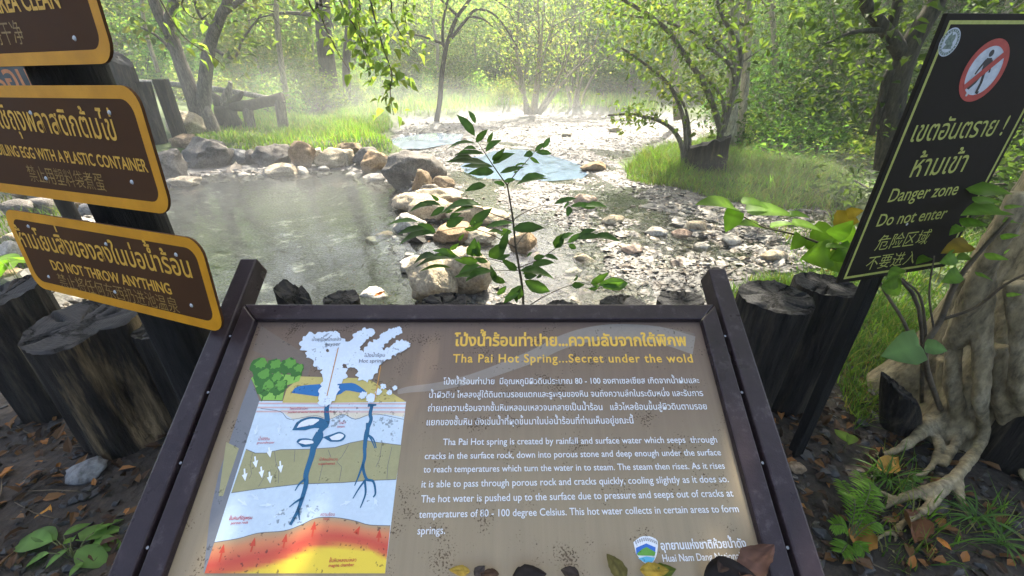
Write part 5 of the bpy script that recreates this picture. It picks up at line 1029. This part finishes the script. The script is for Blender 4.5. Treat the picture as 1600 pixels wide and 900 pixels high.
# canopy over the foreground, out of the picture
target = np.array([[x, y, .8] for x in np.linspace(-2.6, 3.2, 10) for y in np.linspace(.1, 2.9, 6) if not (.6 < x < 1.7 and y > 1.2) and not (x < .6 and y > 2.4)])
cen = []
for q in target:
    hgt = random.uniform(5.2, 7.0); cen.append(q+SUNV*(hgt-q[2])/SUNV[2]+rnd3(.12)*[1, 1, 1])
cen = np.array(cen); V2, F2, C2 = leaf_cards(cloud(cen, .42, 9500), .19, 1.2, .6, .1, LC)
r = empty('overhanging_tree', tb2, 'leafy tree whose thin drooping twigs hang into the top of the view left of centre', 'tree'); ri = parent_inv(r)
mb = MB(); limbs(mb, tp, 10); o = mb.obj('trunk', M['bark'], r, True); o.matrix_basis = ri
mb = MB(); limbs(mb, hang, 6, 0)
for q in cen[::2]:
    k = min((tp[1][0][2:]+tp[2][0][1:]+tp[3][0]+tp[4][0]), key=lambda c_: np.linalg.norm(c_-q)); mb.tube([k, (k+q)/2+rnd3(.1), q], [.03, .02, .01], 6)
o = mb.obj('branches', M['twig'], r, True); o.matrix_basis = ri
o = link('drooping_foliage', mesh_np('drooping_foliage', V1, F1, M['leaf'], C1), r); o.matrix_basis = ri
o = link('crown', mesh_np('crown', V2, F2, M['leaf'], C2), r); o.matrix_basis = ri

# ---- forest: a few prototype meshes, copied thing by thing
def proto_tree(seed, hgt, spread, nl, leaf, cols, low=.25):
    rr = np.random.default_rng(seed); mb = MB(); tr = [np.array([0, 0, -.4])]; k = 7
    for i in range(1, k): tr.append(np.array([rr.normal(0, .12)*i*.5, rr.normal(0, .12)*i*.5, hgt*.85*i/(k-1)]))
    limbs(mb, [(tr, .012*hgt, .005*hgt)], 8); tips = []
    for i in range(13):
        t = low+(.95-low)*i/12; s_ = tr[min(int(t*(k-1)), k-2)]; a = i*2.4+rr.uniform(-.4, .4); L = spread*(1.1-.5*t)*rr.uniform(.6, 1.15)
        e_ = s_+np.array([math.cos(a)*L, math.sin(a)*L, rr.uniform(.1, .55)*L]); limbs(mb, [([s_, (s_+e_)/2+rr.normal(0, .12, 3), e_], .0035*hgt, .008)], 6)
        tips += [e_, (s_+2*e_)/3+rr.normal(0, .3, 3), (s_+e_)/2+rr.normal(0, .4, 3)]
    tm = mesh_np('trunk', np.array(mb.V), mb.F, M['bark_pale'], None, True)
    cc = np.array(tips); cc = np.vstack([cc, cc+rr.normal(0, .7, cc.shape)]); V, F, C = leaf_cards(cloud(cc, .42, nl), leaf, .5, .55, .15, cols)
    return tm, mesh_np('crown', V, F, M['leaf'], C)
def proto_bush(seed, w, h, nl, leaf, cols):
    rr = np.random.default_rng(seed); mb = MB(); c = []
    for i in range(16):
        a = rr.uniform(0, 6.28); d = w*rr.uniform(.1, 1)**.6; e_ = np.array([math.cos(a)*d, math.sin(a)*d, h*(1-.55*(d/w)**2)*rr.uniform(.45, 1)]); mb.tube([np.array([0, 0, -.2])+rr.normal(0, .1, 3), e_*.5+rr.normal(0, .08, 3), e_], [.03, .02, .008], 5)
        c += [e_, e_*.7+rr.normal(0, .15, 3), e_*[1, 1, .45]]
    V, F, C = leaf_cards(cloud(np.array(c), .2*w**.5, nl), leaf, .7, .55, .2, cols); V[:, 2] = np.maximum(V[:, 2], -.05)
    return mesh_np('stem', np.array(mb.V), mb.F, M['bark'], None, True), mesh_np('crown', V, F, M['leaf'], C)
PT = [proto_tree(1, 9, 2.6, 7600, .2, LY, .12), proto_tree(2, 11, 3.0, 8000, .22, LC, .15), proto_tree(3, 10, 2.4, 4600, .19, LY, .3), proto_tree(4, 12, 3.2, 6000, .23, LC, .1)]
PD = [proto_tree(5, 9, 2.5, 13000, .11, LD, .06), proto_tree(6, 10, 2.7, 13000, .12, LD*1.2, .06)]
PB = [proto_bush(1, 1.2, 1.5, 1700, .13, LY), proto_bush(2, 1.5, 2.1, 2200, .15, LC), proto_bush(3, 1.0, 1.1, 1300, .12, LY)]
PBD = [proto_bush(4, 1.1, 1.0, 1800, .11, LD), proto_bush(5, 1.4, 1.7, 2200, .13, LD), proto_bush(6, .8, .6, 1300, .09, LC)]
made = {}
def put(name, key, pm, x, y, sc, rz, label, cat, group, parts):
    z = hz(x, y)
    r = empty(name, (x, y, z), label, cat, group); r.rotation_euler.z = rz; r.scale = (sc, sc, sc*random.uniform(.9, 1.15))
    if key not in made: made[key] = [link(pn, m_, r) for pn, m_ in zip(parts, pm)]
    else:
        for s_ in made[key]: c_ = s_.copy(); COL.objects.link(c_); c_.parent = r
    return r
rf = random.Random(5)
def forest(kind, n, xr, yr, label, group, protos, sc, mind, cat='tree', name='forest_tree', ok=lambda x, y: True, parts=('trunk', 'crown')):
    pts = []; tries = 0
    while len(pts) < n and tries < 6000:
        tries += 1; x, y = rf.uniform(*xr), rf.uniform(*yr)
        if not ok(x, y) or any((x-a)**2+(y-b)**2 < mind**2 for a, b in pts): continue
        if min(sdist(STREAM, np.array([x]), np.array([y]))[0], sdist(POND, np.array([x]), np.array([y]))[0]) < (1.2 if cat == 'tree' else .6): continue
        pts.append((x, y)); i = len(pts) % len(protos); put(name, (group[:0]+name+cat, id(protos[i][0])), protos[i], x, y, rf.uniform(*sc), rf.uniform(0, 6.28), label, cat, group, parts)
inview = lambda x, y: abs(x) < 1.45*y+3
forest('c', 34, (-22, 20), (29, 38), 'bright yellow-green tree in the hazy forest wall behind the stream', 'trees of the hazy forest wall', PT, (.7, 1.05), 2.2, ok=inview)
forest('h', 26, (-45, 45), (39, 58), 'pale hazy tree on the slope far behind the stream', 'trees on the far slope', PT, (.9, 1.3), 4., ok=inview)
forest('l', 17, (-34, -9.5), (18, 29), 'yellow-green tree in the left forest behind the log fence', 'trees of the left forest', PT, (.6, .9), 2.4, ok=lambda x, y: inview(x, y) and x < -6-.25*(y-14) and y > 21.5)
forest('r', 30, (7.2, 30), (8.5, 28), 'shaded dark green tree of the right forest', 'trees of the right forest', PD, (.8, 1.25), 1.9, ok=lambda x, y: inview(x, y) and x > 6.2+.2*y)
ub = dict(cat='bush', name='bush', parts=('stem', 'crown'))
forest('cb', 40, (-18, 16), (24, 33), 'low yellow-green bush at the foot of the far forest', 'bushes at the foot of the far forest', PB, (.7, 1.3), 1.3, ok=inview, **ub)
forest('lb', 26, (-26, -7.5), (16, 26), 'light green bush in the undergrowth behind the left log fence', 'bushes of the left undergrowth', PB, (.7, 1.3), 1.4, ok=lambda x, y: inview(x, y) and x < -5.5-.22*(y-13), **ub)
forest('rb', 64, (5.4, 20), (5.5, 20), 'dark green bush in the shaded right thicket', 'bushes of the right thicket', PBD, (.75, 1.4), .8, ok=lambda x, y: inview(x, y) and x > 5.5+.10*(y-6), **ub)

# ------------------------------------------------------------------ driftwood and log fence on the left bank
YF = 13.4
def tf(x, y, dy=0): return D(x, y, YF+dy)
fen = empty('log_fence', tf(415, 210), 'rustic log rail on two short posts on the bright grass', 'fence'); fi = parent_inv(fen)
for nm, pts, r in (('rail', [tf(338, 162), tf(375, 166), tf(410, 160), tf(442, 153)], .15), ('post', [tf(386, 168), tf(391, 192), tf(396, 220)], .14), ('post', [tf(437, 156), tf(440, 180), tf(446, 212)], .15), ('rail', [tf(215, 128, .8), tf(290, 134, .8), tf(370, 144, .7), tf(425, 155, .4)], .08)):
    mb = MB(); p = smoothpath(pts, 4); mb.tube(p, [r]*len(p), 12, .2, r*90); o = mb.obj(nm, M['drift'] if nm == 'rail' and r < .1 else M['bark_dark' if nm == 'rail' else 'bark'], fen, True); o.matrix_basis = fi
dw = empty('driftwood_stump', tf(365, 218), 'weathered upturned stump with broken roots beside the rooted tree', 'stump'); di = parent_inv(dw)
for nm, pts, r0, r1, mt in (('stump_body', [tf(362, 222), tf(358, 190), tf(350, 165)], .42, .26, 'bark_dark'), ('broken_root', [tf(352, 165), tf(356, 145), tf(360, 128)], .16, .05, 'drift'), ('broken_root', [tf(350, 165), tf(335, 150), tf(326, 142)], .14, .05, 'bark_dark'), ('broken_root', [tf(356, 165), tf(372, 152), tf(380, 144)], .12, .04, 'bark_dark'), ('broken_root', [tf(355, 200), tf(380, 210), tf(385, 222)], .2, .1, 'bark_dark')):
    mb = MB(); p = smoothpath(pts, 5); mb.tube(p, np.linspace(r0, r1, len(p)), 12, .4, r0*20); o = mb.obj(nm, M[mt], dw, True); o.matrix_basis = di

# ------------------------------------------------------------------ grass, weeds, litter
def grass(name, label, P, hgt, wid, cols, lean=.5):
    n = len(P); h = hgt*rng.uniform(.4, 1.25, n)*(.45+.75*sstep(-.9, .9, fnoise(P[:, 0], P[:, 1], 2.4))); a = rng.uniform(0, 6.28, n); b_ = rng.uniform(0, 6.28, n); l = np.abs(rng.normal(0, lean, n))*h
    s_ = np.stack([np.cos(a), np.sin(a), 0*a], -1)*(wid*rng.uniform(.6, 1.3, n))[:, None]; d = np.stack([np.cos(b_)*l, np.sin(b_)*l, h], -1)
    m = P+d*[.35, .35, .55]; t = P+d*[1, 1, .95]
    V = np.stack([P-s_, P+s_, m+s_*.7, m-s_*.7, t], 1).reshape(-1, 3); k = np.arange(n)[:, None]*5
    F = np.concatenate([k+np.array([[0, 1, 2]]), k+np.array([[0, 2, 3]]), k+np.array([[3, 2, 4]])], 1).reshape(-1, 3)
    c = np.asarray(cols)[rng.integers(0, len(cols), n)]*rng.uniform(.65, 1.3, (n, 1))*(.72+.45*sstep(-1, 1, fnoise(P[:, 0]+5, P[:, 1], 1.1)))[:, None]
    o = link(name, mesh_np(name, V, F, M['grass'], np.repeat(c, 5, 0))); return tag(o, label, 'grass', kind='stuff')
GL = np.array([[.12, .22, .03], [.16, .25, .035], [.09, .18, .028], [.20, .25, .045], [.20, .18, .07]])
GD = np.array([[.05, .10, .02], [.07, .13, .02], [.09, .14, .025], [.13, .13, .04]])
def inpoly(L, n, z=0., dens=lambda x, y: np.ones_like(x)):
    P = Gp(L, z); return sample(P, n, dens=dens)
offwater = lambda x, y: (np.minimum(sdist(STREAM, x, y), sdist(POND, x, y)) > .25).astype(float)
grass('grass', 'bright lawn grass on the left bank', inpoly([(330, 262), (600, 245), (622, 205), (600, 176), (470, 168), (360, 176), (300, 215)], 30000, 0., lambda x, y: (sdist(POND, x, y) > 1.75)*(sdist(STREAM, x, y) > .2)*1.), .22, .010, GL)
grass('grass', 'hazy pale grass along the far bank', inpoly([(560, 178), (960, 184), (1040, 176), (980, 150), (560, 150)], 16000, .1, offwater), .5, .02, GL*1.1)
grass('grass', 'long green grass on the right bank under the arching tree', inpoly([(950, 262), (1010, 238), (1130, 218), (1260, 235), (1345, 290), (1330, 332), (1200, 320), (1100, 305), (1000, 285)], 30000, -.05, lambda x, y: (sdist(STREAM, x, y) > -.12-.12*fnoise(x, y, 3.))*1.), .24, .0055, np.vstack([GD*1.2, GL[:2], GL[:1]*.85, [[.16, .14, .06], [.12, .10, .05]]]), 1.1)
grass('grass', 'grass behind the thicket edge on the right', inpoly([(1130, 215), (1330, 245), (1420, 210), (1250, 180), (1150, 190)], 6000, .1, offwater), .35, .012, GD)
grass('grass', 'short grass between the charred logs and the right stream edge', inpoly([(1100, 500), (1130, 430), (1250, 425), (1420, 400), (1480, 470), (1440, 640), (1330, 680), (1290, 560)], 9000, -.05, lambda x, y: (sdist(STREAM, x, y) > .12)*(.25+.75*(fnoise(x, y, 2.) > -.2))), .11, .0035, GD, .8)
grass('grass', 'sparse grass tufts by the roots', sample(Gp([(1340, 740), (1400, 700), (1470, 820), (1590, 840), (1570, 760), (1480, 880), (1380, 900)], 0.), 260), .10, .003, GD, .8)
grass('grass', 'weeds at the left pool edge behind the signs', inpoly([(0, 300), (60, 260), (130, 300), (110, 370), (0, 470)], 700, 0., offwater), .14, .006, GD*.8)
grass('grass', 'rough grass on the slope behind the big pale tree', sample(np.array([[3., 1.8], [7.5, 1.6], [8., 6.], [3.6, 5.6], [2.6, 3.]]), 6500), .2, .006, GD, .9)
grass('grass', 'rough grass left of the far dark posts', sample(np.array([[-16., 6.], [-7.5, 6.5], [-9., 11.], [-13, 14.], [-18., 13.]]), 7000, dens=offwater), .26, .010, np.vstack([GD, GL[:1]*.8]), .8)
# leaf litter
n = 3400; P = np.c_[rng.uniform(-2.6, 3.2, n), rng.uniform(.5, 2.3, n)]; P = np.c_[P, H(P[:, 0], P[:, 1])+.012]
V, F, C = leaf_cards(P, .058, 2.2, .5, 0., np.array([[.035, .022, .014], [.05, .032, .020], [.085, .052, .028], [.02, .015, .011], [.13, .075, .035], [.05, .032, .020], [.22, .11, .04]]), fine=True); o = link('leaf_litter', mesh_np('leaf_litter', V, F, M['dead_leaf'], C)); tag(o, 'dark rotting leaf litter covering the foreground soil', 'leaf litter', kind='stuff')
n = 1500; P = sample(STREAM, n, lo=-.6, hi=.8); P[:, 2] += .02
V, F, C = leaf_cards(P, .05, 6., .5, 0., np.array([[.10, .06, .03], [.16, .10, .05], [.06, .045, .03]])); o = link('leaf_litter', mesh_np('leaf_litter', V, F, M['dead_leaf'], C)); tag(o, 'brown fallen leaves strewn along the stream edges', 'leaf litter', kind='stuff')
# twigs in the litter
mb = MB()
for i in range(150):
    x, y = random.uniform(-2.4, 3.), random.uniform(.55, 2.1); a = random.uniform(0, 3.14); L = random.uniform(.04, .14); z = hz(x, y)+.012; d = np.array([math.cos(a)*L, math.sin(a)*L, random.gauss(0, .008)]); p = np.array([x, y, z]); mb.tube([p-d, p+rnd3(.008), p+d], [.002, .0025, .0012], 5)
o = mb.obj('twig_litter', M['twig'], None, True); tag(o, 'thin dry twigs scattered in the foreground litter', 'twigs', kind='stuff')

def fallen(p0, p1, w, nrml, c, label, curl=.25, name='fallen_leaf', group=None, crump=1.):
    b_ = np.asarray(p0, float); d = np.asarray(p1, float)-b_; L = np.linalg.norm(d); d = d/L; s_ = nrm(np.cross(d, nrml)); nn = np.cross(s_, d); V = []; C = []; sd_ = random.random()*50; n, k = 16, 9
    cu = random.uniform(.5, 1.3)*crump; bend = random.uniform(-.15, .15)*L
    for i in range(n+1):
        t = i/n; f = max(.015, math.sin(math.pi*t**.8)**.85 if 0 < t < 1 else 0)
        for j in range(k):
            u = (j/(k-1)-.5)*2; e_ = abs(u)
            x = u*w*.5*f*(1+.14*nz(t*6, u*.5+sd_, 1)+.08*nz(t*15, u+sd_, 2))
            z = L*(.13*cu*u*u*f+.055*cu*nz(t*3+sd_, u*1.6, 3)*2+.03*cu*nz(t*8+sd_, u*4, 4)+curl*.5*t*t-.2*curl*math.sin(t*3.1))
            V.append(d*L*t+s_*(x+bend*t*t)+nn*z); q = 1+.35*nz(t*4+sd_, u*2.5, 7)+.3*nz(t*11, u*7+sd_, 9)
            q = q*(.72 if j == k//2 else 1); C.append(np.array(c)*max(.25, q)*(1-.25*e_*e_))
    F = [(i*k+j, i*k+j+1, (i+1)*k+j+1, (i+1)*k+j) for i in range(n) for j in range(k-1)]
    o = link(name, mesh_np(name, V, F, M['dead_leaf'], np.array(C), True)); o.location = b_; tag(o, label, 'fallen leaf', group); return o
GY = 'fallen leaves on the soil'
for x0, y0, x1, y1, w, c, lb in ((60, 828, 88, 798, .6, (.45, .24, .05), 'bright orange fallen leaf on dark soil above the lower left seedlings'), (45, 738, 74, 726, .6, (.28, .13, .05), 'rusty fallen leaf below the left hollow log'), (0, 884, 38, 868, .5, (.36, .2, .05), 'orange leaf at the lower left frame corner'), (292, 700, 318, 690, .5, (.22, .12, .05), 'brown curled leaf near the left side post of the board'), (20, 812, 42, 806, .7, (.30, .16, .04), 'small orange leaf left of the bright orange one'), (150, 725, 180, 708, .5, (.18, .10, .05), 'brown leaf above the flat grey stone'), (1370, 740, 1400, 728, .6, (.42, .26, .06), 'yellow-brown leaf beside the pale root'), (1335, 862, 1350, 828, .7, (.30, .16, .04), 'orange-brown leaf by the feathery weed'), (1460, 845, 1482, 870, .5, (.40, .18, .05), 'orange leaf in the sun patch at lower right'), (1430, 805, 1410, 850, .5, (.12, .06, .035), 'dark brown leaf leaning on the lower root')):
    a, b_ = up_(G(x0, y0), .02), up_(G(x1, y1), .03); fallen(a, b_, np.linalg.norm(b_-a)*w, nrm(np.array([.1, -.2, 1])), c, lb, group=GY)
# leaves that collected on the lower edge of the panel
def onb(px, py, h): q = bp_.loc(px, py); return bp_.o+bp_.r*q[0]+bp_.u*q[1]+bp_.n*h
OB = 'dead leaves caught along the lower edge of the board'
for x0, y0, x1, y1, w, c, h, lb in ((735, 893, 697, 886, .42, (.42, .30, .06), .014, 'yellow curled leaf, leftmost of those on the board edge'), (742, 900, 760, 878, .75, (.09, .075, .07), .012, 'grey-brown curled leaf right of the yellow one'), (800, 905, 862, 888, .6, (.035, .028, .026), .016, 'large black rotten leaf in the middle of the board edge'), (905, 900, 868, 890, .6, (.05, .04, .036), .014, 'black leaf right of the large black one'), (975, 908, 946, 852, .55, (.15, .13, .045), .02, 'upright olive-brown leaf left of the park emblem'), (998, 890, 1050, 896, .5, (.40, .30, .05), .016, 'yellow and green leaf under the park emblem'), (1010, 897, 1062, 888, .5, (.12, .16, .03), .010, 'green tinged leaf below the emblem tip'), (1095, 905, 1180, 885, .75, (.03, .025, .025), .024, 'large black crumpled leaf at the lower right of the board'), (1150, 900, 1196, 838, .55, (.16, .09, .07), .04, 'purple-brown leaf standing against the right frame rail'), (1130, 870, 1110, 900, .6, (.05, .035, .03), .03, 'small dark leaf over the end of the park name'), (780, 897, 745, 890, .5, (.10, .06, .04), .010, 'dull brown leaf between the yellow and the black ones')):
    a, b_ = onb(x0, y0, h*.5), onb(x1, y1, h); b_ = a+(b_-a)*.84; c = tuple(np.array(c)*.8); fallen(a, b_, np.linalg.norm(b_-a)*w, nrm(bp_.n+rnd3(.25)), c, lb, .2, group=OB)
# orange leaf on the gravel by the pale boulder
a, b_ = G(585, 462, -.12), G(602, 456, -.1); fallen(a, b_, .035, nrm(np.array([0, -.4, 1])), (.42, .16, .04), 'orange leaf lying on the pale boulder beside the cracked log')

# small plants
def seedling(name, px, py, label, leaves, cat='seedling', mat='leaf_broad', hh=.06, c0=(.10, .19, .045)):
    b_ = G(px, py); st_ = []; lv = []
    for x0, y0, x1, y1, w in leaves:
        m_ = up_(G(x0, y0), hh*random.uniform(.7, 1.3)); t_ = up_(G(x1, y1), hh*random.uniform(.5, 1.1)); st_.append(([b_, (b_+m_)/2+[0, 0, hh*.4], m_], .0025, .0015)); lv.append((m_, t_, np.linalg.norm(t_-m_)*w, nrm(np.array([0, -.15, 1])+rnd3(.15)), False, np.array(c0)*random.uniform(.8, 1.25), .12))
    return plantlike(name, b_, label, cat, st_, lv, M['stem_green'], M[mat])
seedling('seedling', 120, 880, 'cluster of broad green seedling leaves at the lower left', [(95, 862, 22, 858, .42), (100, 858, 60, 840, .4), (110, 850, 150, 828, .45), (125, 860, 200, 832, .45), (120, 870, 80, 900, .5), (130, 872, 175, 890, .5), (112, 868, 135, 845, .5), (150, 858, 198, 862, .45), (90, 880, 40, 895, .45), (160, 850, 200, 815, .5), (140, 890, 120, 915, .5)])
seedling('seedling', 55, 480, 'bright leaves sprouting between the left hollow log and the torn log', [(40, 455, 2, 438, .5), (45, 460, 72, 445, .5), (50, 470, 85, 462, .55), (40, 470, 10, 462, .5)], hh=.28, c0=(.09, .17, .02))
seedling('seedling', 30, 560, 'tiny two leaf sprout on the side of the left hollow log', [(28, 540, 0, 536, .4), (30, 545, 5, 553, .4)], hh=.35)
seedling('broadleaf_sprout', 1318, 700, 'single light green oval leaf standing by the danger sign stake', [(1322, 702, 1300, 680, .75), (1330, 690, 1320, 705, .5)], hh=.05, c0=(.14, .22, .03))
seedling('seedling', 1420, 765, 'four leaf sprout close to the pale root', [(1420, 762, 1408, 752, .6), (1424, 760, 1436, 752, .6), (1420, 768, 1410, 778, .6), (1426, 768, 1440, 772, .6)], hh=.03)
def feathery(px, py, label, fr):
    b_ = G(px, py); st_ = []; lv = []
    for x1, y1, h1 in fr:
        t_ = up_(G(x1, y1), h1); m_ = (b_+t_)/2+[0, 0, h1*.7]; P_ = smoothpath([b_, m_, t_], 9); st_.append(([b_, m_, t_], .0022, .001))
        for i in range(4, len(P_)-1):
            d = nrm(P_[i+1]-P_[i]); s_ = nrm(np.cross(d, [0, 0, 1])); f = math.sin(math.pi*(i-2)/(len(P_)-1))
            for sg in (-1, 1): lv.append((P_[i], P_[i]+s_*sg*.045*f+d*.018+[0, 0, random.gauss(0, .004)], .009, np.array([0, 0, 1.]), False, np.array([.10, .19, .025])*random.uniform(.8, 1.25), .1))
    return plantlike('feathery_weed', b_, label, 'weed', st_, lv, M['stem_green'], M['leaf_broad'])
feathery(1325, 850, 'bright feathery weed on the soil at lower right', [(1300, 775, .1), (1325, 770, .13), (1352, 800, .1), (1360, 830, .06), (1290, 838, .07), (1345, 868, .03), (1310, 872, .03), (1335, 790, .15), (1305, 800, .12)])
def tuft(px, py, n, L, label):
    b_ = G(px, py); mb = MB()
    for i in range(n):
        a = random.uniform(0, 6.28); l = L*random.uniform(.6, 1.2); e_ = b_+[math.cos(a)*l*.8, math.sin(a)*l*.8, l*random.uniform(.3, .8)]; one_leaf(mb, b_+rnd3(.008)*[1, 1, 0], e_, .008, np.array([0, 0, 1.]), .35, .2, False, np.array([.06, .12, .03])*random.uniform(.7, 1.3), 7, 0)
    o = mb.obj('grass_tuft', M['leaf_broad'], None, True, True); tag(o, label, 'grass tuft', 'strappy grass tufts by the roots'); return o
tuft(1385, 752, 26, .13, 'strappy grass tuft at the end of the upper pale root'); tuft(1520, 815, 26, .14, 'dark grass tuft right of the lower root'); tuft(1560, 850, 22, .13, 'grass tuft nearest the lower right corner'); tuft(1495, 775, 14, .08, 'small tuft in the crook of the roots')

# ------------------------------------------------------------------ steam and haze
def volmat(name, dens, col, an):
    m = bpy.data.materials.new(name); m.use_nodes = True; ns, ls = m.node_tree.nodes, m.node_tree.links; ns.remove(ns['Principled BSDF'])
    v = ns.new('ShaderNodeVolumePrincipled'); v.inputs['Color'].default_value = (*col, 1); v.inputs['Density'].default_value = dens; v.inputs['Anisotropy'].default_value = an
    ls.new(v.outputs[0], ns['Material Output'].inputs['Volume']); return m
def puff(px, py, y, sx, sy, sz, dens, label):
    p = D(px, py, y); d = round(dens/3, 4); k = 'steam_%g' % d
    if k not in M: M[k] = volmat('steam_vapour', d, (.97, .98, 1), .3)
    for i, f in enumerate((1.25, .9, .55)):
        m = rock_mesh('steam', int(px+py)+i*9, 2*sx*f, 2*sy*f, 2*sz*f, 3, 0, .2); m.materials.append(M[k])
        o = link('steam', m); o.location = p+np.array([.25*sx*(i-1)*(-1)**i, .1*i, .05*i]); tag(o, label+(', outer veil', ', middle veil', ', dense heart')[i], 'steam', kind='stuff')
puff(560, 165, 17.5, 5.5, 3.5, 1.4, .022, 'white steam drifting over the far left bank'); puff(760, 180, 18, 6, 4, 1.1, .022, 'low bright steam over the far stream'); puff(360, 170, 11.5, 3.2, 2, 1.3, .03, 'steam over the boulders by the rooted tree')
puff(420, 320, 6.5, 2.6, 1.8, .6, .036, 'thin steam lying over the hot pool'); puff(1290, 290, 5.6, 1.4, 1.3, .45, .03, 'thin steam at the right stream edge'); puff(930, 175, 20, 5, 3, 1.3, .015, 'pale steam before the far forest')
mb = MB(); mb.box((0, 0, 0), (1, 0, 0), (0, 1, 0), (0, 0, 1), (-80, 80), (-10, 86), (-3.2, 27)); hb = mb.obj('haze', volmat('thin_air_haze', .0029, (.96, .98, 1), .35)); tag(hb, 'thin bright haze filling the valley air', 'haze', kind='stuff')
